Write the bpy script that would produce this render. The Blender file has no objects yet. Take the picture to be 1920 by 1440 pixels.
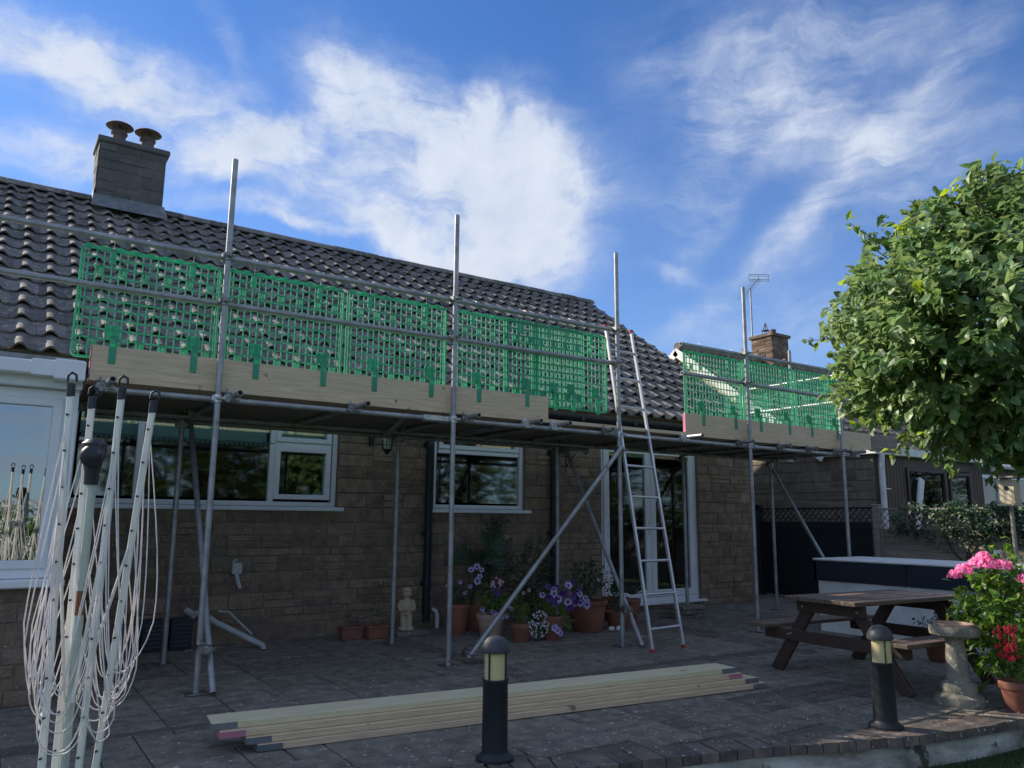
import bpy, math, random
from mathutils import Vector, Matrix, noise
R = math.radians
random.seed(7)
S = bpy.context.scene
col = S.collection

# ---------------------------------------------------------------- camera, world, sun, exposure
yaw, pitch, roll = 0.978705, 0.172085, 0.007788
f = Vector((math.cos(yaw)*math.cos(pitch), math.sin(yaw)*math.cos(pitch), math.sin(pitch)))
r0 = Vector((math.sin(yaw), -math.cos(yaw), 0)); u0 = r0.cross(f)
rr = r0*math.cos(roll)+u0*math.sin(roll); uu = -r0*math.sin(roll)+u0*math.cos(roll)
cam = bpy.data.cameras.new('camera'); co = bpy.data.objects.new('camera', cam); col.objects.link(co)
cam.sensor_width = 36; cam.lens = 36*1460/1920; cam.clip_start = .05; cam.clip_end = 2000
M3 = Matrix((rr, uu, -f)).transposed().to_4x4(); M3.translation = Vector((0, 0, 1.3)); co.matrix_world = M3
S.camera = co
S.view_settings.view_transform = 'Standard'; S.view_settings.look = 'None'
S.view_settings.exposure = 0.55; S.view_settings.gamma = 1.0

SUN_A, SUN_E = R(58), R(32.9)          # azimuth from -X towards +Y, elevation
sdir = Vector((-math.cos(SUN_E)*math.cos(SUN_A), math.cos(SUN_E)*math.sin(SUN_A), math.sin(SUN_E)))
sl = bpy.data.lights.new('sun', 'SUN'); sl.energy = 5.0; sl.angle = R(.5); sl.color = (1, .90, .76)
so = bpy.data.objects.new('sun', sl); col.objects.link(so)
so.rotation_euler = sdir.to_track_quat('Z', 'Y').to_euler()

W = bpy.data.worlds.new('World'); S.world = W; W.use_nodes = True
nt = W.node_tree; N = nt.nodes; L = nt.links; N.clear()
def nd(t, **k):
    n = N.new(t)
    for a, b in k.items(): setattr(n, a, b)
    return n
def link(a, b): L.new(a, b)
def mth(op, a, b=None, clamp=False):
    n = nd('ShaderNodeMath', operation=op); n.use_clamp = clamp
    for i, v in enumerate((a, b)):
        if v is None: continue
        if isinstance(v, (int, float)): n.inputs[i].default_value = v
        else: link(v, n.inputs[i])
    return n.outputs[0]
out = nd('ShaderNodeOutputWorld'); bg = nd('ShaderNodeBackground'); link(bg.outputs[0], out.inputs[0])
bg.inputs[1].default_value = .12
sky = nd('ShaderNodeTexSky', sky_type='NISHITA'); sky.sun_disc = False
sky.sun_elevation = SUN_E; sky.sun_rotation = math.atan2(sdir.x, sdir.y)
sky.air_density = 1.0; sky.dust_density = .25; sky.ozone_density = 3.0; sky.altitude = 100
tc = nd('ShaderNodeTexCoord'); sx = nd('ShaderNodeSeparateXYZ'); link(tc.outputs['Generated'], sx.inputs[0])
az = mth('ARCTAN2', sx.outputs[1], sx.outputs[0]); el = mth('ARCSINE', sx.outputs[2])
hh = mth('MULTIPLY', az, -1.0)
cv = nd('ShaderNodeCombineXYZ'); link(hh, cv.inputs[0]); link(el, cv.inputs[1])
def noise_n(vec, scale, detail=8, rough=.6, dist=0):
    n = nd('ShaderNodeTexNoise'); n.inputs['Scale'].default_value = scale; n.inputs['Detail'].default_value = detail
    n.inputs['Roughness'].default_value = rough; n.inputs['Distortion'].default_value = dist
    link(vec, n.inputs['Vector']); return n
def vm(op, a, b):
    n = nd('ShaderNodeVectorMath', operation=op); link(a, n.inputs[0])
    if isinstance(b, tuple): n.inputs[1].default_value = b
    else: link(b, n.inputs[1])
    return n.outputs[0]
def warp(v, sc, amt):
    n = noise_n(v, sc, 5, .55)
    return vm('ADD', v, vm('MULTIPLY', vm('SUBTRACT', n.outputs['Color'], (.5, .5, .5)), (amt, amt, 0)))
wv = warp(warp(cv.outputs[0], 5, .11), 26, .016)
# cloud banks as directions in the sky: azimuth, elevation, half sizes, tilt, density
CL = [(1.577,.508,.094,.032,-.09,.55),(1.52,.486,.096,.039,-.13,.8),(1.418,.476,.111,.035,-.14,.6),(1.369,.559,.063,.018,-.94,.3),(1.564,.395,.053,.028,-.06,.85),(1.514,.378,.037,.023,.22,.8),(1.467,.419,.065,.023,.02,.35),
(1.306,.444,.107,.027,.3,.8),(1.356,.416,.075,.02,.58,.55),(1.208,.519,.054,.037,-.51,.65),(1.099,.492,.147,.057,-.4,.9),(.981,.452,.098,.084,-.61,1.),(.93,.401,.059,.086,.15,.7),(1.053,.399,.133,.059,-.25,.6),(.987,.335,.088,.047,-.18,.55),(1.237,.406,.128,.038,-.09,.6),
(1.141,.356,.049,.025,-.38,1.1),(1.051,.334,.074,.021,-.24,1.),(1.314,.363,.08,.014,.03,.75),(1.26,.35,.057,.008,.04,.7),(1.026,.526,.019,.03,.35,.5),(.967,.511,.016,.028,.41,.45),(.843,.431,.059,.038,-.4,.35),(.955,.33,.045,.06,.2,.6),
(0.630,0.542,0.181,0.091,-0.13,0.34),(0.520,0.550,0.138,0.044,-0.01,0.32),(0.601,0.477,0.166,0.046,-0.34,0.40),(0.539,0.458,0.087,0.022,-0.47,0.28),(0.731,0.423,0.034,0.088,-0.52,0.37),(0.706,0.377,0.101,0.018,0.80,0.37),(0.568,0.404,0.177,0.021,0.66,0.34),(0.480,0.452,0.147,0.022,0.58,0.34),(0.609,0.348,0.200,0.019,0.56,0.30),(0.535,0.357,0.174,0.031,0.49,0.28),
(0.579,0.238,0.144,0.049,0.18,0.40),(0.745,0.223,0.124,0.035,0.21,0.20),(0.441,0.382,0.092,0.060,0.38,0.24),(0.776,0.307,0.043,0.010,-0.23,0.32),(1.4,.46,.2,.1,-.1,.22),(1.08,.43,.19,.13,-.3,.22),(.72,.45,.2,.16,.3,.13)]
tot = None
for (a, e, rx, ry, th, w) in CL:
    m = nd('ShaderNodeMapping', vector_type='TEXTURE')
    m.inputs['Location'].default_value = (-a, e, 0); m.inputs['Rotation'].default_value = (0, 0, th)
    m.inputs['Scale'].default_value = (rx/math.cos(e), ry, 1); link(wv, m.inputs[0])
    ln = nd('ShaderNodeVectorMath', operation='LENGTH'); link(m.outputs[0], ln.inputs[0])
    mr = nd('ShaderNodeMapRange', interpolation_type='SMOOTHSTEP'); link(ln.outputs['Value'], mr.inputs[0])
    mr.inputs[1].default_value = 1.75; mr.inputs[2].default_value = 0; mr.inputs[3].default_value = 0; mr.inputs[4].default_value = w
    tot = mr.outputs[0] if tot is None else mth('ADD', tot, mr.outputs[0])
# fibrous wisps drawn out along the wind, plus fine mottling
mp = nd('ShaderNodeMapping'); mp.inputs['Rotation'].default_value = (0, 0, R(-32)); mp.inputs['Scale'].default_value = (5, 26, 1); link(wv, mp.inputs[0])
fibR = noise_n(mp.outputs[0], 1.3, 9, .66, .15)
mp2 = nd('ShaderNodeMapping'); mp2.inputs['Rotation'].default_value = (0, 0, R(24)); mp2.inputs['Scale'].default_value = (6, 17, 1); link(wv, mp2.inputs[0])
fibL = noise_n(mp2.outputs[0], 1.6, 9, .66, .15)
side = nd('ShaderNodeMapRange', interpolation_type='SMOOTHSTEP'); link(az, side.inputs[0]); side.inputs[1].default_value = .75; side.inputs[2].default_value = 1.0
fib = nd('ShaderNodeMixRGB'); link(side.outputs[0], fib.inputs[0]); link(fibR.outputs[0], fib.inputs[1]); link(fibL.outputs[0], fib.inputs[2])
fin = noise_n(wv, 14, 8, .6)
# the rest of the sky (behind the viewer) carries broken cloud
back = noise_n(tc.outputs['Generated'], 2.2, 7, .55)
bk = nd('ShaderNodeMapRange', interpolation_type='SMOOTHSTEP'); link(back.outputs[0], bk.inputs[0]); bk.inputs[1].default_value = .28; bk.inputs[2].default_value = .62; bk.inputs[4].default_value = .92
away = nd('ShaderNodeMapRange'); link(az, away.inputs[0]); away.inputs[1].default_value = .3; away.inputs[2].default_value = .05
away2 = nd('ShaderNodeMapRange'); link(az, away2.inputs[0]); away2.inputs[1].default_value = 1.75; away2.inputs[2].default_value = 2.0
away3 = nd('ShaderNodeMapRange'); link(el, away3.inputs[0]); away3.inputs[1].default_value = .66; away3.inputs[2].default_value = .85
rest = mth('MULTIPLY', bk.outputs[0], mth('ADD', mth('ADD', away.outputs[0], away2.outputs[0]), away3.outputs[0], True))
tex = mth('ADD', mth('MULTIPLY', fib.outputs[0], 2.1), mth('MULTIPLY', fin.outputs[0], 1.2))
dens = mth('MULTIPLY', mth('ADD', tot, rest), mth('SUBTRACT', tex, .72))
dm = nd('ShaderNodeMapRange', interpolation_type='SMOOTHSTEP'); link(dens, dm.inputs[0])
dm.inputs[1].default_value = .0; dm.inputs[2].default_value = 1.5; dm.inputs[4].default_value = .92
# thin high veil everywhere, thicker toward the horizon
hz = nd('ShaderNodeMapRange'); link(el, hz.inputs[0]); hz.inputs[1].default_value = .55; hz.inputs[2].default_value = .1; hz.inputs[3].default_value = .0; hz.inputs[4].default_value = .17
mask = mth('ADD', dm.outputs[0], hz.outputs[0], True)
tint = nd('ShaderNodeMixRGB', blend_type='MULTIPLY'); tint.inputs[0].default_value = 1; link(sky.outputs[0], tint.inputs[1]); tint.inputs[2].default_value = (.40, .63, .93, 1)
cc = nd('ShaderNodeMixRGB'); link(fin.outputs[0], cc.inputs[0]); cc.inputs[1].default_value = (2.6, 3.2, 4.3, 1); cc.inputs[2].default_value = (5.3, 5.5, 5.9, 1)
mx = nd('ShaderNodeMixRGB'); link(mask, mx.inputs[0]); link(tint.outputs[0], mx.inputs[1]); link(cc.outputs[0], mx.inputs[2])
link(mx.outputs[0], bg.inputs[0])

# ---------------------------------------------------------------- materials
MATS = {}
def mat(name, c, rough=.6, metal=0, c2=None, scale=6, stretch=(1, 1, 1), bump=0, bscale=40, island=0, spots=None, spot_scale=30, spot_t=.12, spec=.5, trans=0, dist=0, contrast=(.35, .65)):
    if name in MATS: return MATS[name]
    m = bpy.data.materials.new(name); m.use_nodes = True; n_ = m.node_tree.nodes; l_ = m.node_tree.links
    b = n_['Principled BSDF']; b.inputs['Roughness'].default_value = rough; b.inputs['Metallic'].default_value = metal
    b.inputs['Specular IOR Level'].default_value = spec
    tcn = n_.new('ShaderNodeTexCoord'); oi = n_.new('ShaderNodeObjectInfo')
    ad = n_.new('ShaderNodeVectorMath'); ad.operation = 'MULTIPLY_ADD'
    cx = n_.new('ShaderNodeCombineXYZ')
    for i in range(3): l_.new(oi.outputs['Random'], cx.inputs[i])
    ad.inputs[1].default_value = (17, 11, 13); l_.new(cx.outputs[0], ad.inputs[0]); l_.new(tcn.outputs['Object'], ad.inputs[2])
    mp_ = n_.new('ShaderNodeMapping'); mp_.inputs['Scale'].default_value = stretch; l_.new(ad.outputs[0], mp_.inputs[0])
    nz = n_.new('ShaderNodeTexNoise'); nz.inputs['Scale'].default_value = scale; nz.inputs['Detail'].default_value = 7; nz.inputs['Roughness'].default_value = .6; nz.inputs['Distortion'].default_value = dist
    l_.new(mp_.outputs[0], nz.inputs['Vector'])
    mrn = n_.new('ShaderNodeMapRange'); mrn.inputs[1].default_value = contrast[0]; mrn.inputs[2].default_value = contrast[1]; l_.new(nz.outputs[0], mrn.inputs[0])
    mix = n_.new('ShaderNodeMixRGB'); l_.new(mrn.outputs[0], mix.inputs[0])
    c2 = c2 or tuple(v*.75 for v in c)
    mix.inputs[1].default_value = (*c, 1); mix.inputs[2].default_value = (*c2, 1); cur = mix.outputs[0]
    if island:
        g = n_.new('ShaderNodeNewGeometry'); hs = n_.new('ShaderNodeHueSaturation')
        mr2 = n_.new('ShaderNodeMapRange'); mr2.inputs[3].default_value = 1-island; mr2.inputs[4].default_value = 1+island
        l_.new(g.outputs['Random Per Island'], mr2.inputs[0]); l_.new(mr2.outputs[0], hs.inputs['Value'])
        mr3 = n_.new('ShaderNodeMapRange'); mr3.inputs[3].default_value = .5-island*.05; mr3.inputs[4].default_value = .5+island*.05
        ml = n_.new('ShaderNodeMath'); ml.operation = 'FRACT'; ml2 = n_.new('ShaderNodeMath'); ml2.operation = 'MULTIPLY'; ml2.inputs[1].default_value = 7.31
        l_.new(g.outputs['Random Per Island'], ml2.inputs[0]); l_.new(ml2.outputs[0], ml.inputs[0]); l_.new(ml.outputs[0], mr3.inputs[0]); l_.new(mr3.outputs[0], hs.inputs['Hue'])
        l_.new(cur, hs.inputs['Color']); cur = hs.outputs[0]
    if spots:
        vo = n_.new('ShaderNodeTexNoise'); vo.inputs['Scale'].default_value = spot_scale; vo.inputs['Detail'].default_value = 3; l_.new(ad.outputs[0], vo.inputs['Vector'])
        mr4 = n_.new('ShaderNodeMapRange'); mr4.inputs[1].default_value = .5+spot_t; mr4.inputs[2].default_value = .56+spot_t; l_.new(vo.outputs[0], mr4.inputs[0])
        mix2 = n_.new('ShaderNodeMixRGB'); l_.new(mr4.outputs[0], mix2.inputs[0]); l_.new(cur, mix2.inputs[1]); mix2.inputs[2].default_value = (*spots, 1); cur = mix2.outputs[0]
    l_.new(cur, b.inputs['Base Color'])
    if bump:
        nb = n_.new('ShaderNodeTexNoise'); nb.inputs['Scale'].default_value = bscale; nb.inputs['Detail'].default_value = 6; nb.inputs['Roughness'].default_value = .65; l_.new(mp_.outputs[0] if stretch != (1, 1, 1) else ad.outputs[0], nb.inputs['Vector'])
        bp = n_.new('ShaderNodeBump'); bp.inputs['Strength'].default_value = .9; bp.inputs['Distance'].default_value = bump; l_.new(nb.outputs[0], bp.inputs['Height']); l_.new(bp.outputs[0], b.inputs['Normal'])
    if trans:
        tr = n_.new('ShaderNodeBsdfTranslucent'); ms = n_.new('ShaderNodeMixShader'); ms.inputs[0].default_value = trans
        hs2 = n_.new('ShaderNodeHueSaturation'); hs2.inputs['Hue'].default_value = .475; hs2.inputs['Value'].default_value = 2.6; hs2.inputs['Saturation'].default_value = 1.1; l_.new(cur, hs2.inputs['Color']); l_.new(hs2.outputs[0], tr.inputs[0])
        o_ = n_['Material Output']; l_.new(b.outputs[0], ms.inputs[1]); l_.new(tr.outputs[0], ms.inputs[2]); l_.new(ms.outputs[0], o_.inputs[0])
    MATS[name] = m; return m
def glass(name, c=(.75, .85, .85), k=.16, rg_=.035):
    m = bpy.data.materials.new(name); m.use_nodes = True; n_ = m.node_tree.nodes; l_ = m.node_tree.links; n_.clear()
    o_ = n_.new('ShaderNodeOutputMaterial'); t = n_.new('ShaderNodeBsdfTransparent'); t.inputs[0].default_value = (*c, 1)
    g = n_.new('ShaderNodeBsdfGlossy'); g.inputs['Roughness'].default_value = rg_; g.inputs['Color'].default_value = (.95, 1, 1, 1)
    fr = n_.new('ShaderNodeFresnel'); fr.inputs[0].default_value = 1.55; a = n_.new('ShaderNodeMath'); a.operation = 'ADD'; a.use_clamp = True; a.inputs[1].default_value = k
    l_.new(fr.outputs[0], a.inputs[0]); ms = n_.new('ShaderNodeMixShader'); l_.new(a.outputs[0], ms.inputs[0]); l_.new(t.outputs[0], ms.inputs[1]); l_.new(g.outputs[0], ms.inputs[2]); l_.new(ms.outputs[0], o_.inputs[0])
    MATS[name] = m; return m
stone = mat('walling_stone', (.32, .225, .15), .92, c2=(.18, .135, .10), scale=7, bump=.03, bscale=20, island=.2, spots=(.5, .48, .42), spot_scale=42, spot_t=.165)
mortar = mat('mortar', (.23, .175, .13), .95, bump=.004, bscale=60)
stoneD = mat('chimney_stone', (.13, .125, .12), .9, c2=(.10, .098, .097), scale=6, bump=.02, bscale=25, island=.18)
slabm = mat('paving_slab', (.27, .24, .19), .92, c2=(.135, .125, .105), scale=9, bump=.02, bscale=26, island=.13, spots=(.62, .6, .52), spot_scale=30, spot_t=.15)
brickp = mat('paving_brick', (.20, .155, .12), .88, c2=(.085, .08, .078), scale=9, bump=.009, bscale=35, island=.25, spots=(.6, .57, .5), spot_scale=30, spot_t=.16)
joint = mat('paving_joint', (.13, .12, .095), .95, bump=.004)
render_w = mat('render_white', (.72, .70, .64), .9, c2=(.22, .21, .17), scale=2.6, stretch=(1, 1, 2.5), bump=.008, bscale=18, spots=(.08, .08, .06), spot_scale=7, spot_t=.13)
tilem = mat('concrete_tile', (.22, .20, .18), .8, c2=(.125, .12, .115), scale=11, bump=.005, bscale=55, island=.32, spots=(.36, .34, .27), spot_scale=13, spot_t=.1, spec=.2)
upvc = mat('white_upvc', (.82, .83, .84), .3, c2=(.76, .77, .78), scale=3)
blackp = mat('black_plastic', (.012, .018, .028), .45, c2=(.018, .024, .034))
leadm = mat('lead_flashing', (.23, .24, .25), .6, metal=.2, c2=(.13, .14, .15), scale=8, stretch=(1, 1, .3))
galv = mat('galvanised_tube', (.42, .43, .43), .5, metal=.6, c2=(.27, .27, .27), scale=7, stretch=(1, 1, 1), bump=.001, bscale=60, spots=(.26, .2, .16), spot_scale=9, spot_t=.17)
couplm = mat('coupler_steel', (.42, .42, .41), .4, metal=.85, c2=(.16, .15, .14), scale=25)
couplw = mat('coupler_zinc', (.75, .76, .76), .35, metal=.6, c2=(.5, .5, .5), scale=25)
pine = mat('pine_board', (.74, .58, .39), .75, c2=(.56, .42, .27), scale=4, stretch=(1, 9, 22), bump=.0015, bscale=8, dist=.8, spots=(.28, .18, .11), spot_scale=7.5, spot_t=.19)
pineold = mat('weathered_board', (.30, .26, .20), .85, c2=(.18, .155, .125), scale=5, stretch=(1, 12, 12), bump=.002, bscale=8)
pinegreen = mat('pale_treated_board', (.74, .65, .42), .75, c2=(.6, .53, .34), scale=5, stretch=(1, 9, 22), bump=.0015, bscale=8, dist=.6, spots=(.2, .14, .08), spot_scale=6.5, spot_t=.22)
pinkp = mat('pink_paint', (.55, .18, .27), .7, c2=(.45, .2, .25))
greenp = mat('green_plastic', (.075, .40, .25), .45, c2=(.06, .31, .20), scale=3, trans=.28, spots=(.22, .40, .28), spot_scale=14, spot_t=.15)
greenp.node_tree.nodes['Hue/Saturation/Value'].inputs['Hue'].default_value = .5
alum = mat('aluminium', (.62, .63, .63), .38, metal=.55, c2=(.5, .5, .5), scale=5)
redp = mat('red_plastic', (.5, .05, .04), .5)
terra = mat('terracotta', (.30, .11, .07), .8, c2=(.19, .08, .055), scale=6, bump=.002, bscale=50)
terrap = mat('pale_terracotta', (.52, .36, .27), .75, c2=(.4, .27, .2), scale=6)
brownw = mat('stained_wood', (.085, .046, .032), .6, c2=(.045, .028, .022), scale=5, stretch=(1, 12, 12), bump=.001, bscale=10)
tablew = mat('worn_table_wood', (.19, .13, .09), .6, c2=(.10, .065, .045), scale=5, stretch=(1, 14, 14), bump=.002, bscale=10)
fencew = mat('fence_wood', (.36, .32, .26), .9, c2=(.22, .195, .16), scale=3, stretch=(6, 1, 14), bump=.003, bscale=10, island=.2)
shadefence = mat('shaded_fence_wood', (.02, .024, .03), .9, c2=(.012, .015, .02), scale=3, stretch=(6, 1, 14), bump=.003, bscale=10)  # fence wood again, with the shade put into its colour
cream = mat('cream_stone', (.58, .5, .34), .9, c2=(.45, .38, .26), scale=4, bump=.006, bscale=25)
whitep = mat('white_paint', (.78, .78, .75), .5, c2=(.62, .61, .57), scale=4)
navy = mat('navy_vinyl', (.012, .02, .034), .45, c2=(.02, .027, .04), scale=2)
bark = mat('bark', (.10, .075, .055), .9, c2=(.05, .04, .03), scale=8, stretch=(1, 1, .3), bump=.01, bscale=20)
leafA = mat('apple_leaf', (.085, .165, .055), .45, c2=(.18, .26, .11), scale=3, island=.35, trans=.28)
leafY = mat('young_leaf', (.16, .26, .035), .5, c2=(.22, .3, .05), scale=3, island=.3, trans=.4)
leafD = mat('dark_leaf', (.035, .075, .035), .5, c2=(.055, .10, .045), scale=3, island=.4, trans=.15)
leafG = mat('garden_leaf', (.045, .08, .022), .55, c2=(.09, .12, .035), scale=1.2, island=.4, trans=.3)
leafH = mat('hydrangea_leaf', (.08, .17, .03), .45, c2=(.13, .23, .04), scale=3, island=.35, trans=.35)
grassm = mat('lawn_grass', (.045, .09, .02), .8, c2=(.07, .11, .03), scale=9, bump=.02, bscale=90)
soil = mat('soil', (.03, .024, .018), .95, bump=.01)
petl = mat('petal_lilac', (.48, .42, .62), .6, c2=(.36, .28, .52), scale=60); petw = mat('petal_white', (.62, .6, .62), .6); petp = mat('petal_purple', (.12, .04, .25), .6, c2=(.08, .025, .18), scale=60)
petd = mat('petal_throat', (.05, .015, .09), .6); pink = mat('petal_pink', (.72, .16, .40), .6, c2=(.85, .35, .55), scale=40, trans=.2); pinkpale = mat('petal_pale_pink', (.8, .45, .5), .6); redf = mat('petal_red', (.6, .02, .05), .5)
bathm = mat('weathered_concrete', (.30, .28, .22), .95, c2=(.15, .14, .11), scale=6, bump=.01, bscale=35, spots=(.5, .48, .4), spot_scale=22, spot_t=.12)
statm = mat('statue_stone', (.62, .50, .34), .85, c2=(.48, .38, .25), scale=12, bump=.004, bscale=60)
lens_m = mat('lamp_lens', (.85, .72, .38), .35, c2=(.8, .66, .34), scale=3, trans=.25)
lens_m.node_tree.nodes['Hue/Saturation/Value'].inputs['Hue'].default_value = .5; lens_m.node_tree.nodes['Hue/Saturation/Value'].inputs['Value'].default_value = 1.1
bollm = mat('bollard_black', (.014, .018, .024), .5, c2=(.02, .025, .03), bump=.0006, bscale=150)
bollc = mat('bollard_cap', (.06, .065, .075), .55, bump=.001, bscale=120)
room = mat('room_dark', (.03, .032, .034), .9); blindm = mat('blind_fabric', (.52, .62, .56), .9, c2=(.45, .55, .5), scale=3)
lace = mat('lace_trim', (.42, .5, .46), .9, c2=(.15, .2, .19), scale=60); curt = mat('blue_curtain', (.09, .12, .17), .85, c2=(.05, .07, .11), scale=8, stretch=(14, 14, .3))
roofN = mat('neighbour_tile', (.26, .21, .17), .9, c2=(.16, .13, .11), scale=9, bump=.005, bscale=50, island=.2)
brickN = mat('neighbour_stone', (.2, .165, .12), .9, c2=(.13, .11, .085), scale=7, bump=.012, bscale=25, island=.2)
clad = mat('brown_cladding', (.13, .085, .065), .7, c2=(.09, .06, .048), scale=5, stretch=(9, 9, .6))
brframe = mat('brown_frame', (.05, .032, .026), .5)
potm = mat('chimney_pot_clay', (.16, .11, .10), .8, c2=(.09, .075, .075), scale=8)
brickC = mat('chimney_brick', (.18, .11, .075), .9, c2=(.10, .07, .05), scale=14, bump=.015, bscale=30, island=.3, spots=(.4, .34, .25), spot_scale=20, spot_t=.13)
rope = mat('clothes_line_plastic', (.86, .80, .78), .45, c2=(.78, .72, .72))
airerw = mat('airer_enamel', (.86, .85, .82), .4, metal=.1, c2=(.76, .72, .64), scale=3, stretch=(1, 1, .5)); mint = mat('airer_pole_paint', (.46, .55, .50), .4, metal=.1, c2=(.4, .46, .42)); rustm = mat('rust', (.25, .10, .05), .9)
pipew = mat('grey_white_pipe', (.55, .56, .54), .5); redb = mat('red_brick', (.30, .11, .07), .9, bump=.004)
gl = glass('window_glass', (.85, .92, .93), k=.04); glD = glass('door_glass', (.6, .7, .72), k=.05); glS = glass('sunroom_glass', (.3, .35, .38), k=.22, rg_=.012)

# ---------------------------------------------------------------- mesh helpers
class MB:
    def __init__(s): s.v = []; s.f = []; s.m = []
    def face(s, vs, m=0):
        i = len(s.v); s.v += [Vector(p) for p in vs]; s.f.append(list(range(i, i+len(vs)))); s.m.append(m)
    def add(s, vs, fs, m=0):
        i = len(s.v); s.v += [Vector(p) for p in vs]
        for q in fs: s.f.append([i+k for k in q]); s.m.append(m)
    def box(s, lo, hi, m=0, mat3=None, c=0):
        x0, y0, z0 = lo; x1, y1, z1 = hi
        if c:
            vs = []
            for z, k in ((z0, 1), (z0, 0), (z1, 0), (z1, 1)):
                zz = z; ins = c if k else 0
                zz = z0 if (z == z0 and k) else (z0+c if z == z0 else (z1-c if not k else z1))
                for (x, y) in ((x0+ins, y0+ins), (x1-ins, y0+ins), (x1-ins, y1-ins), (x0+ins, y1-ins)): vs.append(Vector((x, y, zz)))
            fs = [[3, 2, 1, 0], [12, 13, 14, 15]]
            for a in (0, 4, 8):
                for i in range(4): fs.append([a+i, a+(i+1) % 4, a+4+(i+1) % 4, a+4+i])
        else:
            vs = [Vector(p) for p in ((x0, y0, z0), (x1, y0, z0), (x1, y1, z0), (x0, y1, z0), (x0, y0, z1), (x1, y0, z1), (x1, y1, z1), (x0, y1, z1))]
            fs = [[3, 2, 1, 0], [4, 5, 6, 7], [0, 1, 5, 4], [1, 2, 6, 5], [2, 3, 7, 6], [3, 0, 4, 7]]
        if mat3: vs = [mat3 @ p for p in vs]
        s.add(vs, fs, m)
    def beam(s, p0, p1, w, h, m=0, up=(0, 0, 1), c=0):
        p0 = Vector(p0); p1 = Vector(p1); d = p1-p0; l = d.length; x = d.normalized(); y = Vector(up).cross(x)
        if y.length < 1e-4: y = Vector((0, 1, 0)).cross(x)
        y.normalize(); z = x.cross(y); T = Matrix((x, y, z)).transposed().to_4x4(); T.translation = p0
        s.box((0, -w/2, -h/2), (l, w/2, h/2), m, T, c)
    def ring(s, p, ax, r, n=14, ref=None):
        ax = Vector(ax).normalized(); a = ax.orthogonal().normalized() if ref is None else (ref-ax*ref.dot(ax)).normalized(); b = ax.cross(a)
        return [Vector(p)+a*(r*math.cos(2*math.pi*i/n))+b*(r*math.sin(2*math.pi*i/n)) for i in range(n)]
    def loft(s, rings, m=0, cap0=True, cap1=True, closed=False):
        i0 = len(s.v); n = len(rings[0])
        for r_ in rings: s.v += [Vector(p) for p in r_]
        for k in range(len(rings)-1):
            for j in range(n):
                a = i0+k*n+j; b = i0+k*n+(j+1) % n; s.f.append([a, b, b+n, a+n]); s.m.append(m)
        if cap0: s.f.append([i0+j for j in reversed(range(n))]); s.m.append(m)
        if cap1: s.f.append([i0+(len(rings)-1)*n+j for j in range(n)]); s.m.append(m)
    def tube(s, p0, p1, r, n=14, m=0, r2=None, hollow=False):
        p0 = Vector(p0); p1 = Vector(p1); ax = p1-p0; r2 = r if r2 is None else r2
        if hollow:
            w = r*.78; dp = ax.normalized()*.09
            s.loft([s.ring(p0+dp, ax, w, n), s.ring(p0, ax, w, n), s.ring(p0, ax, r, n), s.ring(p1, ax, r, n), s.ring(p1, ax, w, n), s.ring(p1-dp, ax, w, n)], m)
        else: s.loft([s.ring(p0, ax, r, n), s.ring(p1, ax, r2, n)], m)
    def path(s, pts, r, n=8, m=0, taper=None):
        pts = [Vector(p) for p in pts]; rs = []; ref = None
        for i, p in enumerate(pts):
            d = (pts[min(i+1, len(pts)-1)]-pts[max(i-1, 0)]).normalized()
            if ref is None: ref = d.orthogonal()
            ref = (ref-d*ref.dot(d)).normalized()
            rad = r if taper is None else r*(1-(1-taper)*i/(len(pts)-1))
            rs.append(s.ring(p, d, rad, n, ref))
        s.loft(rs, m)
    def lathe(s, prof, c=(0, 0, 0), n=24, m=0, axis=(0, 0, 1)):
        c = Vector(c); axis = Vector(axis).normalized(); a = axis.orthogonal().normalized() if abs(axis.z) < .99 else Vector((1, 0, 0))
        s.loft([s.ring(c+axis*z, axis, max(r, 1e-4), n, a) for r, z in prof], m)
    def ell(s, c, rad, n=12, m=0, rot=None):
        rs = []
        for k in range(1, n//2+2):
            ph = -math.pi/2+math.pi*(k-.5)/(n//2+1)
            rs.append([Vector((rad[0]*math.cos(ph)*math.cos(2*math.pi*i/n), rad[1]*math.cos(ph)*math.sin(2*math.pi*i/n), rad[2]*math.sin(ph))) for i in range(n)])
        rs = [[(rot @ p if rot else p)+Vector(c) for p in r_] for r_ in rs]
        s.loft(rs, m)
    def build(s, name, mats, parent=None, local=False, sharp=40, bevel=0):
        me = bpy.data.meshes.new(name)
        off = Vector((0, 0, 0))
        if parent is not None and not local:
            q = parent
            while q is not None: off += q.location; q = q.parent
        me.from_pydata([v-off for v in s.v], [], s.f); me.update()
        if not isinstance(mats, (list, tuple)): mats = [mats]
        for m_ in mats: me.materials.append(m_)
        me.polygons.foreach_set('material_index', s.m); me.polygons.foreach_set('use_smooth', [bool(sharp)]*len(s.f))
        if sharp: me.set_sharp_from_angle(angle=R(sharp))
        o = bpy.data.objects.new(name, me); col.objects.link(o)
        if parent is not None: o.parent = parent
        if bevel:
            bm_ = o.modifiers.new('bevel', 'BEVEL'); bm_.width = bevel; bm_.segments = 2; bm_.limit_method = 'ANGLE'
        return o
def tag(o, label=None, cat=None, group=None, kind=None):
    if label: o['label'] = label
    if cat: o['category'] = cat
    if group: o['group'] = group
    if kind: o['kind'] = kind
    return o
def thing(name, loc, label, cat, group=None, rz=0):
    o = bpy.data.objects.new(name, None); col.objects.link(o); o.location = loc; o.rotation_euler.z = rz; o.empty_display_size = .1
    return tag(o, label, cat, group)
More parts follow.
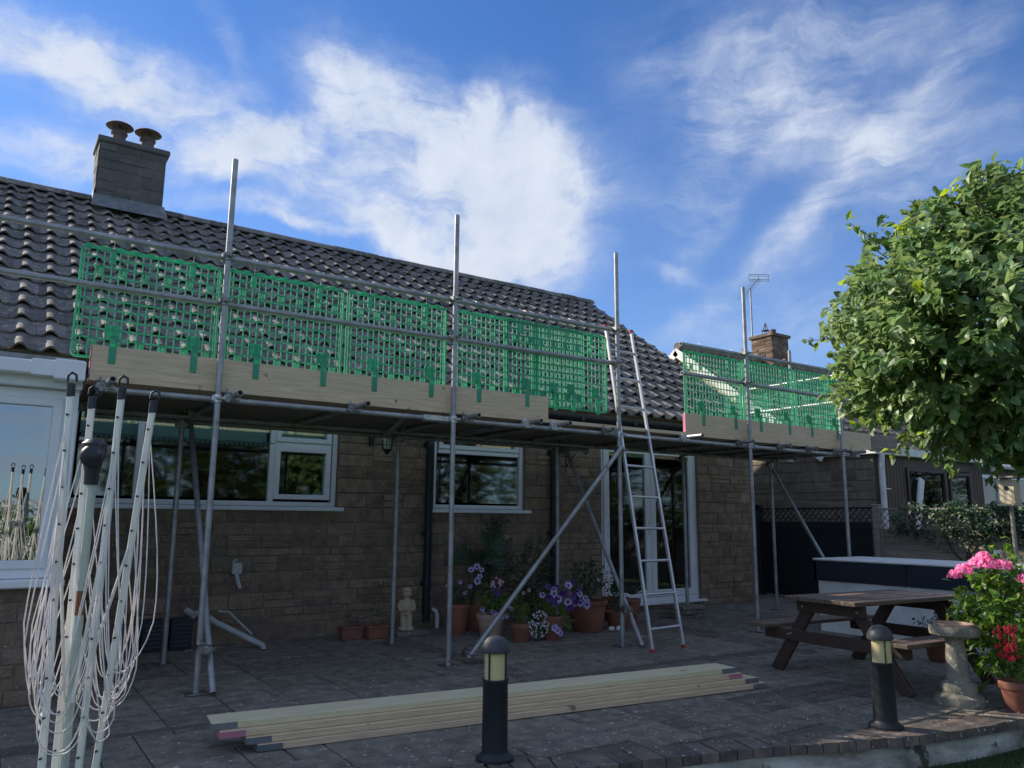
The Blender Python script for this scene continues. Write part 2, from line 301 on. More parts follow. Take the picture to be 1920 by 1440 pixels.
def copy_tree(o, parent=None):
    c = o.copy(); col.objects.link(c); c.parent = parent
    for ch in list(o.children): copy_tree(ch, c)
    return c
rnd = random.uniform

# ---------------------------------------------------------------- ground, patio
m = MB(); m.face([(-150, -150, -.2), (150, -150, -.2), (150, 160, -.2), (-150, 160, -.2)]); tag(m.build('lawn', grassm), kind='structure')
# patio edge curve, front (towards the lawn), left to right
EDGE = [(-9, 2.9), (-4, 3.1), (0, 3.45), (1.4, 3.62), (2.2, 3.66), (2.58, 3.58), (2.89, 3.45), (3.3, 3.36), (3.86, 3.22), (4.2, 3.10), (4.52, 2.99), (4.97, 2.85), (5.47, 2.75), (6.15, 2.70), (6.9, 2.75), (7.7, 2.95), (8.6, 3.3), (9.8, 4.0), (11.8, 5.0)]
def edge_pts(n=160):
    out = []
    P = [Vector((a, b, 0)) for a, b in EDGE]
    for i in range(len(P)-1):
        p0 = P[max(i-1, 0)]; p1 = P[i]; p2 = P[i+1]; p3 = P[min(i+2, len(P)-1)]
        k = max(2, int((p2-p1).length/.11))
        for j in range(k):
            t = j/k; out.append(.5*((2*p1)+(-p0+p2)*t+(2*p0-5*p1+4*p2-p3)*t*t+(-p0+3*p1-3*p2+p3)*t**3))
    out.append(P[-1]); return out
EP = edge_pts()
def edgeY(x):
    for a, b in zip(EP, EP[1:]):
        if a.x <= x <= b.x: return a.y+(b.y-a.y)*(x-a.x)/(b.x-a.x+1e-9)
    return 99
pat = thing('patio', (0, 0, 0), None, None); del_l = pat
tag(pat, 'raised grey patio of mixed slabs and bricks with a curved front edge', 'patio', kind='structure')
m = MB()
for a, b in zip(EP, EP[1:]):
    m.face([(a.x, a.y+.03, -.012), (b.x, b.y+.03, -.012), (b.x, 11.9, -.012), (a.x, 11.9, -.012)])
m.build('bed', joint, pat, sharp=0)
# slabs: random ashlar on a 0.15 m grid
m = MB(); G = .225; nx, ny = int(21/G), int(9.2/G); occ = set(); random.seed(11)
bands = lambda X, Y: (3.6 < X < 4.05) or (6.9 < X < 7.35 and Y > 5) or (5.1 < Y < 5.32) or (X > 4.6 and X < 5.9 and 3.5 < Y < 4.0)
for j in range(ny):
    for i in range(nx):
        if (i, j) in occ: continue
        X = -9+i*G; Y = 2.6+j*G
        if bands(X, Y): continue
        w, h = random.choice([(2, 2), (3, 2), (2, 2), (4, 2), (3, 3), (2, 1), (1, 2), (4, 3), (3, 2)])
        while w > 1 and any((i+a, j) in occ or bands(X+a*G, Y) for a in range(w)): w -= 1
        while h > 1 and any((i+a, j+b) in occ or bands(X+a*G, Y+b*G) for a in range(w) for b in range(h)): h -= 1
        for a in range(w):
            for b in range(h): occ.add((i+a, j+b))
        g = .0045; x0, x1, y0, y1 = X+g, X+w*G-g, Y+g, Y+h*G-g
        if y0 < max(edgeY(x0), edgeY(x1))+.2: y0 = max(edgeY(x0), edgeY(x1))+.2
        if y1-y0 < .06 or y1 > 11.5: continue
        dz = rnd(-.003, .003)
        m.box((x0, y0, -.03), (x1, y1, dz), 0, None, .006)
m.build('paving_slabs', slabm, pat, sharp=25)
m = MB()
x = -9
while x < 12:
    y = 2.6
    while y < 11.4:
        if bands(x+.01, y+.01) and y > max(edgeY(x), edgeY(x+.22))+.2: m.box((x+.006, y+.004, -.03), (x+.219, y+.108, rnd(-.004, .002)), 0, None, .005)
        y += .1125
    x += .225
# soldier course along the edge
acc = 0; last = EP[0]
for a, b in zip(EP, EP[1:]):
    d = (b-a); t = d.normalized(); nrm = Vector((-t.y, t.x, 0))
    A = a+t*.004; B = b-t*.004; z = rnd(-.002, .004)
    vs = [A-nrm*.02, B-nrm*.02, B+nrm*.20, A+nrm*.20]
    m.add([v+Vector((0, 0, -.055)) for v in vs]+[v+Vector((0, 0, z)) for v in vs], [[0, 1, 5, 4], [1, 2, 6, 5], [2, 3, 7, 6], [3, 0, 4, 7], [4, 5, 6, 7], [3, 2, 1, 0]])
m.build('edging_bricks', brickp, pat, sharp=25)
m = MB()
for a, b in zip(EP, EP[1:]):
    t = (b-a).normalized(); 
    m.face([(a.x, a.y+.02, -.33), (b.x, b.y+.02, -.33), (b.x, b.y+.02, -.05), (a.x, a.y+.02, -.05)])
    m.face([(a.x, a.y+.02, -.052), (b.x, b.y+.02, -.052), (b.x, b.y+.3, -.052), (a.x, a.y+.3, -.052)])
m.build('retaining_wall', render_w, pat, sharp=60)
m = MB(); random.seed(2)
for k in range(36):
    X = -6+k*.32
    if X > 4.3: break
    yy = edgeY(X+.15)
    m.box((X, yy-.42, -.21), (X+.31, yy-.03, -.175), 0, None, .005)
tag(m.build('stepping_path', slabm, sharp=25), kind='structure')
# grass blades near the lawn corner
m = MB(); random.seed(5)
for k in range(9000):
    X = rnd(4.3, 7.6); Y = edgeY(X)-rnd(.01, .9)
    a = rnd(0, 6.28); h = rnd(.015, .05); p = Vector((X, Y, -.2)); w = Vector((math.cos(a), math.sin(a), 0))*.0035
    m.face([p-w, p+w, p+Vector((rnd(-.02, .02), rnd(-.02, .02), h))])
tag(m.build('lawn_edge_grass', grassm, sharp=0), 'short green lawn grass growing below the curved patio wall', 'grass', kind='stuff')

m = MB(); random.seed(66)
for k in range(620):
    X = rnd(-.5, 7.0); Y = edgeY(X)+.05+abs(random.gauss(0, .75))
    if Y > 7.8 or (1.1 < X < 5.4 and 4.2 < Y < 5.1): continue
    r_ = rnd(.003, .008)*(1.6 if random.random() < .08 else 1); a = rnd(0, 3); z = rnd(.004, .008)
    p = [Vector((X+r_*rnd(.6, 1.2)*math.cos(a+q*1.57), Y+r_*rnd(.6, 1.2)*math.sin(a+q*1.57), z)) for q in range(4)]; c_ = Vector((X, Y, z+r_*.5))
    for q in range(4): m.face([p[q], p[(q+1) % 4], c_])
tag(m.build('fallen_petals_and_grit', mat('pale_grit', (.6, .58, .5), .9, c2=(.35, .32, .25), scale=9), sharp=0), 'pale specks of grit and fallen petals scattered over the patio slabs', 'grit', kind='stuff')

# ---------------------------------------------------------------- stone walls
def stone_wall(mb, x0, x1, z0, z1, holes, P, face=1, seed=1, courses=(.11, .14, .085, .17), lens=(.18, .45), depth=.014, mi=(0, 1)):
    """P(x,z,d) -> world point, d = distance out of the wall face. Irregular coursed blocks around rectangular holes."""
    rg = random.Random(seed); z = z0
    def blk(a, b, c, d_):
        if b-a < .03 or d_-c < .03: return
        g = .005; e = .008; o = depth+rg.uniform(-.007, .009)
        a += g; b -= g; c += g; d_ -= g
        q = [(a, c), (b, c), (b, d_), (a, d_)]; qi = [(a+e, c+e), (b-e, c+e), (b-e, d_-e), (a+e, d_-e)]
        vs = [P(x, zz, 0) for x, zz in q]+[P(x, zz, o-e*.6) for x, zz in q]+[P(x, zz, o+rg.uniform(-.003, .003)) for x, zz in qi]
        fs = []
        for s_ in (0, 4):
            for i in range(4): fs.append([s_+i, s_+(i+1) % 4, s_+4+(i+1) % 4, s_+4+i])
        fs.append([8, 9, 10, 11])
        if face < 0: fs = [list(reversed(k)) for k in fs]
        mb.add(vs, fs, mi[0])
    zc = [z0]; marks = sorted({h[2] for h in holes} | {h[3] for h in holes} | {z1})
    while zc[-1] < z1-.02:
        h = rg.choice(courses); nz = zc[-1]+h
        for k in marks:
            if zc[-1] < k-.01 and nz > k-.07: nz = k if k-zc[-1] < .25 else nz; break
        zc.append(min(nz, z1))
    for a, b in zip(zc, zc[1:]):
        segs = [(x0, x1)]
        for hx0, hx1, hz0, hz1 in holes:
            if hz0 < b-.01 and hz1 > a+.01:
                ns = []
                for s0, s1 in segs:
                    if hx1 <= s0 or hx0 >= s1: ns.append((s0, s1)); continue
                    if hx0 > s0: ns.append((s0, hx0))
                    if hx1 < s1: ns.append((hx1, s1))
                segs = ns
        for s0, s1 in segs:
            x = s0
            while x < s1-.001:
                w = rg.uniform(*lens); nx_ = x+w
                if s1-nx_ < .14: nx_ = s1
                if b-a > .13 and rg.random() < .22:
                    mm = (a+b)/2; blk(x, nx_, a, mm); blk(x, nx_, mm, b)
                else: blk(x, nx_, a, b)
                x = nx_
    # mortar backing with the holes left open
    xs = sorted({x0, x1} | {v for h in holes for v in h[:2]}); zs = sorted({z0, z1} | {v for h in holes for v in h[2:]})
    for a, b in zip(xs, xs[1:]):
        for c, d_ in zip(zs, zs[1:]):
            mx_, mz = (a+b)/2, (c+d_)/2
            if any(h[0] < mx_ < h[1] and h[2] < mz < h[3] for h in holes): continue
            q = [P(a, c, .004), P(b, c, .004), P(b, d_, .004), P(a, d_, .004)]
            mb.face(q if face > 0 else q[::-1], mi[1])
    for hx0, hx1, hz0, hz1 in holes:      # reveals
        for (a, b, c, d_) in ((hx0, hz0, hx0, hz1), (hx1, hz0, hx1, hz1), (hx0, hz1, hx1, hz1), (hx0, hz0, hx1, hz0)):
            mb.face([P(a, b, .015), P(c, d_, .015), P(c, d_, -.12), P(a, b, -.12)], mi[1])

YW = 8.75
bun = thing('bungalow', (5.5, 8.75, 0), 'brown stone bungalow with ribbed grey tiled roof behind the scaffold', 'house')
H1 = (.66, 3.43, 1.42, 2.47); H2 = (4.70, 6.10, 1.42, 2.47); H3 = (7.45, 9.47, .10, 2.47)
m = MB()
stone_wall(m, .2, 10.8, 0, 2.62, [H1, H2, H3], lambda x, z, d: Vector((x, YW-d, z)), seed=3)
stone_wall(m, 8.75, 17.6, 0, 2.62, [], lambda y, z, d: Vector((10.8+d, y, z)), seed=4)
# right gable triangle
m.face([(10.81, 8.75, 2.62), (10.81, 17.6, 2.62), (10.81, 13.25, 5.95)], 0)
wall = m.build('wall', [stone, mortar], bun, sharp=25)
m = MB(); stone_wall(m, .2, 7.4, -.01, .17, [], lambda x, z, d: Vector((x, YW-.07-d, z)), seed=9, courses=(.18,), lens=(.4, .8), depth=.01)
m.face([(.2, YW-.075, .168), (7.4, YW-.075, .168), (7.4, YW, .168), (.2, YW, .168)], 1); m.build('plinth', [stone, mortar], bun, sharp=25)
# rooms behind the glass
m = MB()
for (a, b, c, d_) in (H1, H2, H3):
    y1 = 11.8 if c > 1 else 12.3; zf = c-.6 if c > 1 else c-.02
    A = [(a-.5, YW+.35, zf), (b+.5, YW+.35, zf), (b+.5, y1, zf), (a-.5, y1, zf)]; B = [(x, y, 2.5) for x, y, z in A]
    m.face(A); m.face(B[::-1]); m.face([A[1], A[2], B[2], B[1]]); m.face([A[2], A[3], B[3], B[2]]); m.face([A[3], A[0], B[0], B[3]])
    m.face([(a-.5, YW+.35, zf), (a-.001, YW+.12, c), (a-.001, YW+.12, d_), (a-.5, YW+.35, 2.5)]); m.face([(b+.5, YW+.35, zf), (b+.001, YW+.12, c), (b+.001, YW+.12, d_), (b+.5, YW+.35, 2.5)])
    m.face([(a, YW+.12, c), (b, YW+.12, c), (b+.5, YW+.35, zf), (a-.5, YW+.35, zf)])
m.build('room_interior', room, bun, sharp=0)

def frame_rect(mb, x0, x1, z0, z1, w, y0, y1, c=.006):
    mb.box((x0, y0, z0), (x0+w, y1, z1), 0, None, c); mb.box((x1-w, y0, z0), (x1, y1, z1), 0, None, c)
    mb.box((x0+w, y0+.001, z0), (x1-w, y1-.001, z0+w), 0, None, c); mb.box((x0+w, y0+.001, z1-w), (x1-w, y1-.001, z1), 0, None, c)
def window(parent, hole, cells, Y, sill=True, m_frame=None, m_glass=None, fw=.055):
    x0, x1, z0, z1 = hole; fr = MB(); frame_rect(fr, x0+.002, x1-.002, z0+.002, z1-.002, fw, Y, Y+.07)
    for (a, b, c, d_, sash) in cells:
        if a > x0+.1: fr.box((a-.03, Y+.002, c-.01), (a+.03, Y+.068, d_+.01), 0, None, .005)
        if c > z0+.1: fr.box((a+.0305, Y+.003, c-.03), (b-.02, Y+.067, c+.03), 0, None, .005)
    w = fr.build('window', m_frame or upvc, parent)
    for (a, b, c, d_, sash) in cells:
        g = MB(); k = .03
        if sash:
            s_ = MB(); frame_rect(s_, a+.028, b-.028, c+.028, d_-.028, .055, Y-.022, Y+.05); s_.build('sash', m_frame or upvc, w)
            k = .08
        g.box((a+k, Y+.03, c+k), (b-k, Y+.036, d_-k)); g.build('pane', m_glass or gl, w, sharp=0)
    if sill:
        s_ = MB(); s_.box((x0-.07, YW-.075, z0-.045), (x1+.07, Y+.01, z0), 0, None, .008); s_.build('sill', m_frame or upvc, w)
    return w
Yg = YW+.035
w1 = window(bun, H1, [(.715, 1.30, 1.475, 2.42, 0), (1.30, 2.67, 1.475, 2.42, 0), (2.67, 3.375, 1.475, 2.12, 1), (2.67, 3.375, 2.12, 2.42, 1)], Yg)
bl = MB()
for k in range(2): bl.box(((.75, 2.72)[k], Yg+.10, 2.13), ((2.62, 3.34)[k], Yg+.115, 2.42))
b1 = bl.build('roller_blind', blindm, w1)
bl = MB(); X = .76
while X < 3.34:
    bl.add([(X, Yg+.095, 2.14), (X+.05, Yg+.095, 2.14), (X+.045, Yg+.095, 2.10), (X+.025, Yg+.095, 2.085), (X+.005, Yg+.095, 2.10)], [[0, 1, 2, 3, 4]]); X += .052
bl.build('lace_trim', lace, b1, sharp=0)
w2 = window(bun, H2, [(4.755, 6.045, 1.475, 2.16, 0), (4.755, 6.045, 2.16, 2.42, 1)], Yg)
# French doors
fr = MB(); frame_rect(fr, 7.452, 9.468, .10, 2.468, .07, Yg, Yg+.08); fr.box((7.40, YW-.07, .065), (9.55, Yg-.002, .105), 0, None, .008)
dr = fr.build('french_doors', upvc, bun)
for (a, b) in ((7.53, 8.455), (8.465, 9.39)):
    d_ = MB(); frame_rect(d_, a, b, .175, 2.395, .1, Yg-.02, Yg+.05); leaf = d_.build('door_leaf', upvc, dr)
    d_ = MB(); d_.box((a+.1, Yg+.01, .275), (b-.1, Yg+.016, 2.295)); d_.build('pane', glD, leaf, sharp=0)
d_ = MB(); d_.box((8.40, Yg-.03, 1.08), (8.43, Yg-.02, 1.3), 0, None, .003); d_.tube((8.415, Yg-.03, 1.2), (8.415, Yg-.07, 1.2), .009, 8); d_.tube((8.415, Yg-.065, 1.2), (8.30, Yg-.065, 1.2), .009, 8); d_.build('door_handle', whitep, dr)
m = MB()
for k in range(26):
    x = 8.8+k*.022; m.tube((x, YW+.30+.02*math.sin(k*1.9), .15), (x, YW+.30+.02*math.sin(k*1.9), 2.4), .015, 8)
m.build('curtain', curt, bun)
# gutter, fascia, soffit, downpipes
TP = math.radians(34.7); EY, EZ = 8.40, 2.80
def roofP(x, s, n): return Vector((x, EY+s*math.cos(TP)-n*math.sin(TP), EZ+s*math.sin(TP)+n*math.cos(TP)))
m = MB(); m.box((.2, 8.47, 2.56), (10.9, 8.50, 2.77)); m.box((.2, 8.50, 2.56), (10.9, YW, 2.575)); m.build('fascia', blackp, bun)
m = MB(); prof = [(-.06, .055), (-.055, .01), (-.03, -.03), (0, -.042), (.03, -.03), (.055, .01), (.06, .055), (.052, .055), (.045, .01), (0, -.034), (-.045, .01), (-.052, .055)]
m.loft([[(x, 8.40+a, 2.70+b) for a, b in prof] for x in (.6, 10.95)])
for k in range(11): m.box((.9+k*.98, 8.332, 2.655), (.95+k*.98, 8.46, 2.70), 0, None, .006)
m.build('gutter', blackp, bun)
for X in (4.60, 6.53):
    m = MB(); m.path([(X, 8.40, 2.66), (X, 8.42, 2.56), (X, 8.62, 2.42), (X, 8.66, 2.34), (X, 8.665, .08)], .048, 14); 
    for z in (2.2, 1.1, .5): m.tube((X, 8.665, z), (X, 8.665, z+.045), .055, 14); m.box((X-.06, 8.68, z), (X+.06, 8.73, z+.04), 0, None, .004)
    m.build('downpipe', blackp, bun)
# tiles: every tile its own island in one roof part
def tiled_roof(mb, x0, x1, rows, gauge, pitch_w, P, seed=5, hroll=.062, seg=8, nose=.027, mi=0):
    rg = random.Random(seed); n = int(round((x1-x0)/pitch_w)); w = (x1-x0)/n
    prof = [(0, 0), (.14, .0), (.24, .25), (.34, .78), (.44, 1), (.54, .95), (.64, .62), (.74, .18), (.84, 0), (1.0, 0)]
    for j in range(rows):
        s0 = j*gauge; s1 = s0+gauge+.05
        for i in range(n):
            xa = x0+i*w; jn = rg.uniform(-.004, .005); js = rg.uniform(-.006, .006); tilt = rg.uniform(-.004, .004)
            vs = []
            for (t, h) in prof: vs.append(P(xa+t*w+.001, s0+js, h*hroll+nose+jn+tilt*t))
            for (t, h) in prof: vs.append(P(xa+t*w+.001, s1, h*hroll*.4+jn*.4))
            for (t, h) in prof: vs.append(P(xa+t*w+.001, s0+js+.004, h*hroll+nose+jn-.024))
            k = len(prof); fs = [[a, a+1, k+a+1, k+a] for a in range(k-1)]+[[2*k+a, 2*k+a+1, a+1, a] for a in range(k-1)]
            mb.add(vs, fs, mi)
ROWS = 16; GA = 5.86/ROWS
m = MB(); tiled_roof(m, -5.95, 11.0, ROWS, GA, .2485, roofP)
BT = 4.0
m.face([roofP(-6, .02, -.01), roofP(11.0, .02, -.01), roofP(11.0, 5.86, -.01), roofP(-6, 5.86, -.01)], 1)
def backP(x, s): return Vector((x, 18.1-s*math.cos(TP), EZ+s*math.sin(TP)))
m.face([backP(11.0, 0), backP(-6, 0), backP(-6, 5.86), backP(11.0, 5.86)], 0)
m.box((10.9, 8.5, 2.58), (10.93, 8.6, 2.7), 1)
m.beam(roofP(10.985, .0, -.03), roofP(10.985, 5.85, -.03), .03, .06, 1, up=(0, -.57, .82))
rf = m.build('roof', [tilem, mortar], bun, sharp=50)
m = MB(); X = -6.0; RZ = EZ+5.86*math.sin(TP)+.0; RY = EY+5.86*math.cos(TP); random.seed(8)
while X < 11.0:
    j = rnd(-.006, .006); r1 = .115+rnd(-.004, .004)
    for xa, xb, rad in ((X, min(X+.44, 11.03), r1),):
        rs = []
        for xx in (xa, xb):
            rs.append([(xx, RY+math.cos(a)*(rad+.03), RZ-.02+j+math.sin(a)*(rad)) for a in [math.pi*k/8 for k in range(9)]]+[(xx, RY+math.cos(a)*(rad+.01), RZ-.03+j+math.sin(a)*(rad-.02)) for a in [math.pi*k/8 for k in range(8, -1, -1)]])
        m.loft(rs)
    X += .435
m.build('ridge_tiles', tilem, bun, sharp=50)
# chimney
ch = bpy.data.objects.new('chimney', None); col.objects.link(ch); ch.parent = bun; ch.location = Vector((1.43, 13.2, 5.7))-bun.location
m = MB(); CX0, CX1, CY0, CY1, CZ1 = .97, 1.92, 12.92, 13.52, 7.03
stone_wall(m, CX0, CX1, 5.75, CZ1, [], lambda x, z, d: Vector((x, CY0-d, z)), seed=21, courses=(.15, .15, .2), lens=(.2, .45), depth=.014)
stone_wall(m, CY0, CY1, 5.75, CZ1, [], lambda y, z, d: Vector((CX0-d, y, z)), face=-1, seed=22, courses=(.15, .15, .2), lens=(.2, .4), depth=.014)
m.box((CX0+.006, CY0+.006, 5.4), (CX1-.002, CY1-.002, CZ1-.002), 1)
m.box((CX0-.045, CY0-.045, CZ1), (CX1+.045, CY1+.045, CZ1+.10), 0, None, .02)
m.box((CX0+.05, CY0+.05, CZ1+.10), (CX1-.05, CY1-.05, CZ1+.14), 1, None, .03)
m.build('stack', [stoneD, mortar], ch, sharp=25)
m = MB(); m.face([(CX0-.03, CY0-.024, 6.16), (CX1+.03, CY0-.024, 6.16), (CX1+.06, 12.66, 5.895), (CX0-.06, 12.66, 5.895)]); m.box((CX0-.03, CY0-.026, 6.0), (CX1+.03, CY0-.018, 6.17))
m.box((CX0-.03, CY0-.02, 5.95), (CX0-.022, CY1, 6.26)); m.build('flashing', leadm, ch, sharp=30)
for X in (1.24, 1.66):
    m = MB(); z = CZ1+.12
    m.lathe([(.13, 0), (.12, .06), (.105, .10), (.10, .17), (.12, .19), (.125, .215), (.10, .225), (.085, .25)], (X, 13.22, z), 20)
    for k in range(6):
        a = k*math.pi/3; m.tube((X+.085*math.cos(a), 13.22+.085*math.sin(a), z+.24), (X+.10*math.cos(a), 13.22+.10*math.sin(a), z+.33), .01, 6)
    m.lathe([(.19, .315), (.205, .325), (.19, .345), (.11, .385), (.02, .40)], (X, 13.22, z), 24); m.build('chimney_pot', potm, ch)
# pipe work on the wall
m = MB(); m.path([(1.95, 8.66, .33), (2.02, 8.60, .31), (2.12, 8.5, .235), (2.44, 8.22, .06), (2.5, 8.17, .03), (2.5, 8.16, -.005)], .03, 12); m.path([(2.15, 8.62, .34), (2.25, 8.58, .33), (2.42, 8.3, .13)], .011, 8)
m.tube((1.86, 8.72, .35), (1.92, 8.62, .31), .035, 10); m.build('waste_pipe', pipew, bun)
m = MB(); m.box((2.28, 8.66, .70), (2.38, 8.72, .82), 0, None, .01); m.path([(2.33, 8.68, .7), (2.34, 8.64, .62), (2.36, 8.62, .56)], .022, 10); m.tube((2.28, 8.66, .83), (2.31, 8.63, .86), .015, 8); m.build('overflow_outlet', pipew, bun)
m = MB(); m.path([(4.72, 8.6, 0), (4.72, 8.6, .15), (4.715, 8.62, .19), (4.70, 8.68, .21)], .026, 12); m.build('waste_pipe', whitep, bun)

# ---------------------------------------------------------------- sunroom at the left
sun_r = thing('sunroom', (-1.5, 7.7, 0), 'white framed sunroom with a low stone wall at the left edge', 'sunroom')
SY = 6.6; SX = .50
m = MB(); stone_wall(m, -3.6, SX, 0, .80, [], lambda x, z, d: Vector((x, SY-d, z)), seed=31)
stone_wall(m, SY, 8.6, 0, .80, [], lambda y, z, d: Vector((SX+d, y, z)), seed=32); m.box((-3.6, SY+.005, 0), (SX-.005, SY+.12, .8), 1)
m.build('wall', [stone, mortar], sun_r, sharp=25)
fr = MB()
for k, (a, b) in enumerate([(-3.55, -2.3), (-2.3, -.95), (-.95, SX)]):
    frame_rect(fr, a+.002, b-.002, .86, 2.22, .075, SY+.02, SY+.09)
frs = [(SY+.09, 7.6), (7.6, 8.6)]
fr.box((-3.6, SY-.10, .80), (SX+.05, SY+.1, .858), 0, None, .01); fr.box((SX-.08, SY+.09, .80), (SX+.05, 8.6, .858), 0, None, .01)
for a, b in frs:
    fr.box((SX-.075, a+.002, .86), (SX-.005, a+.07, 2.22)); fr.box((SX-.075, b-.07, .86), (SX-.005, b-.002, 2.22)); fr.box((SX-.074, a+.07, .86), (SX-.006, b-.07, .93)); fr.box((SX-.074, a+.07, 2.15), (SX-.006, b-.07, 2.22))
fr.box((SX-.005, SY+.0, .86), (SX+.03, SY+.10, 2.3), 0, None, .004)
wf = fr.build('window', upvc, sun_r)
for a, b in [(-3.55, -2.3), (-2.3, -.95), (-.95, SX)]:
    s_ = MB(); frame_rect(s_, a+.07, b-.07, .928, 2.152, .06, SY+.0, SY+.07); s_.build('sash', upvc, wf)
    g = MB(); g.box((a+.12, SY+.035, .98), (b-.12, SY+.04, 2.1)); g.build('pane', glS, wf, sharp=0)
for a, b in frs:
    g = MB(); g.box((SX-.04, a+.06, .92), (SX-.035, b-.06, 2.16)); g.build('pane', glS, wf, sharp=0)
m = MB(); m.box((-3.7, SY-.06, 2.222), (SX+.04, SY+.03, 2.30), 0, None, .006); m.box((-3.7, SY-.04, 2.30), (SX+.05, 8.6, 2.42), 0, None, .01); m.build('fascia', upvc, sun_r)
m = MB(); m.box((-3.7, SY-.17, 2.295), (SX+.02, SY-.045, 2.40), 0, None, .012); m.box((SX-.16, SY-.185, 2.27), (SX+.04, SY-.05, 2.425), 0, None, .012); m.box((SX-.30, SY-.178, 2.29), (SX-.16, SY-.05, 2.41), 0, None, .006)
m.build('gutter', upvc, sun_r)
m = MB(); m.box((-3.6, SY+.02, 2.42), (SX, 8.5, 2.47), 0, None, .01); m.build('roof', leadm, sun_r)
m = MB(); m.face([(-3.5, 8.55, 0), (SX-.1, 8.55, 0), (SX-.1, 8.55, 2.28), (-3.5, 8.55, 2.28)]); m.face([(-3.5, SY+.15, .02), (SX-.1, SY+.15, .02), (SX-.1, 8.55, .02), (-3.5, 8.55, .02)]); m.build('room_interior', room, sun_r, sharp=0)

# ---------------------------------------------------------------- scaffold
sc = thing('scaffold', (5.0, 6.4, 0), 'galvanised tube scaffold with timber deck standing along the bungalow', 'scaffold')
YO, YI, YL, rT = 6.37, 7.75, 6.42, .0242
def part_tube(name, p0, p1, hollow=True, mt=None):
    m = MB(); m.tube(p0, p1, rT, 14, 0, None, hollow); return m.build(name, mt or galv, sc)
OX = [(-.9, 4.2), (1.47, 4.25), (3.62, 4.26), (5.70, 4.29), (7.86, 4.27), (9.80, 3.45)]
for X, z in OX[1:]:
    part_tube('standard', (X, YO, .012), (X+rnd(-.01, .01), YO, z))
part_tube('standard', (-.9, YO-.0, .012), (-.9, YO, 4.2))
IX = [1.49, 3.72, 5.90, 8.12, 10.02]
for X in IX: part_tube('standard', (X, YI, .012), (X, YI, 2.30))
part_tube('standard', (9.95, 7.25, 2.2), (9.95, 7.25, 3.86))
for X, y in [(x, YO) for x, _ in OX]+[(x, YI) for x in IX]:
    m = MB(); m.box((X-.075, y-.075, .002), (X+.075, y+.075, .012), 0, None, .002); m.tube((X, y, .012), (X, y, .05), .018, 10); m.build('base_plate', couplm, sc)
for a, b, y, z in [(-1.2, 4.0, YL, 2.225), (3.9, 10.25, YL+.0, 2.165), (.62, 5.6, YI-.05, 2.225), (5.4, 10.4, YI-.05, 2.205)]:
    pass
part_tube('ledger', (.62, YL, 2.225), (5.2, YL, 2.225)); part_tube('ledger', (5.205, YL, 2.225), (10.25, YL, 2.215))
part_tube('ledger', (.62, YI-.05, 2.225), (5.6, YI-.05, 2.225)); part_tube('ledger', (5.61, YI-.05, 2.225), (10.5, YI-.05, 2.225))
part_tube('ledger', (.7, YI+.25, 2.21), (6.6, YI+.25, 2.21))
part_tube('guard_rail', (-2.5, YL, 3.385), (1.9, YL, 3.405)); part_tube('guard_rail', (1.905, YL, 3.405), (5.78, YL, 3.40)); part_tube('guard_rail', (6.74, YL, 3.385), (10.9, YL, 3.40))
part_tube('guard_rail', (-2.5, YL, 3.00), (5.78, YL, 3.02)); part_tube('guard_rail', (6.75, YL, 3.03), (10.9, YL, 3.00))
part_tube('guard_rail', (9.95, 6.2, 3.36), (9.95, 8.1, 3.36)); part_tube('guard_rail', (9.95, 6.2, 2.98), (9.95, 8.1, 2.98))
TX = [(.69, 6.12), (1.60, 6.20), (2.65, 6.13), (3.80, 6.2), (4.51, 6.18), (4.86, 6.16), (5.55, 6.3), (6.75, 6.13), (7.72, 6.2), (8.5, 6.25), (9.1, 6.28), (9.7, 6.25), (10.1, 6.22)]
for X, y in TX: part_tube('transom', (X, y, 2.262), (X+rnd(-.03, .03), 7.98, 2.262))
part_tube('brace', (3.80, YO-.05, .06), (5.68, YO-.06, 2.08)); part_tube('brace', (5.82, 6.20, .02), (5.98, 7.70, 2.2)); part_tube('brace', (1.56, 6.24, .02), (1.56, 7.80, 2.28)); part_tube('brace', (9.82, 6.3, .02), (10.06, 7.85, 2.25)); part_tube('brace', (3.6, 7.8, 2.2), (3.15, 6.42, 2.23))
# couplers
cm = MB(); cm.tube((0, 0, -.03), (0, 0, .03), .034, 12); cm.tube((-.03, .05, 0), (.03, .05, 0), .034, 12); cm.box((-.045, -.03, -.022), (-.03, .03, .022), 0, None, .004); cm.tube((.03, -.02, 0), (.03, -.075, 0), .008, 8); cm.tube((-.02, -.045, .0), (.05, -.045, 0), .012, 6)
cm.tube((0, .05, .03), (0, .05, .075), .008, 8); cm.tube((.0, .02, .04), (0, .08, .04), .012, 6); cm.box((-.02, .01, -.03), (.02, .04, .03))
coup0 = cm.build('coupler', couplm, sc, local=True); first = [True]
cw = coup0.copy(); cw.data = coup0.data.copy(); cw.data.materials[0] = couplw; cwp = [cw]
def coupler(p, rz=0, rx=0, white=False):
    if white: o = cwp[0].copy()
    else: o = coup0 if first[0] else coup0.copy()
    if o.name not in col.objects: col.objects.link(o)
    if not white: first[0] = False
    o.parent = sc; o.location = Vector(p)-sc.location; o.rotation_euler = (rx, 0, rz)
for X, z in OX[1:]:
    for zz in (2.225, 3.02, 3.40):
        if zz > z or (X > 9 and zz > 3.1): continue
        coupler((X, YO, zz), 0, 0, zz < 2.3)
for X in IX: coupler((X, YI, 2.225), R(180)); coupler((X+.03, YI+.02, 2.15), R(90))
for X, y in TX: coupler((X, YL-.02, 2.24), R(90), 0, X in (4.86, 6.75, 4.51)); coupler((X, YI-.05, 2.24), R(90))
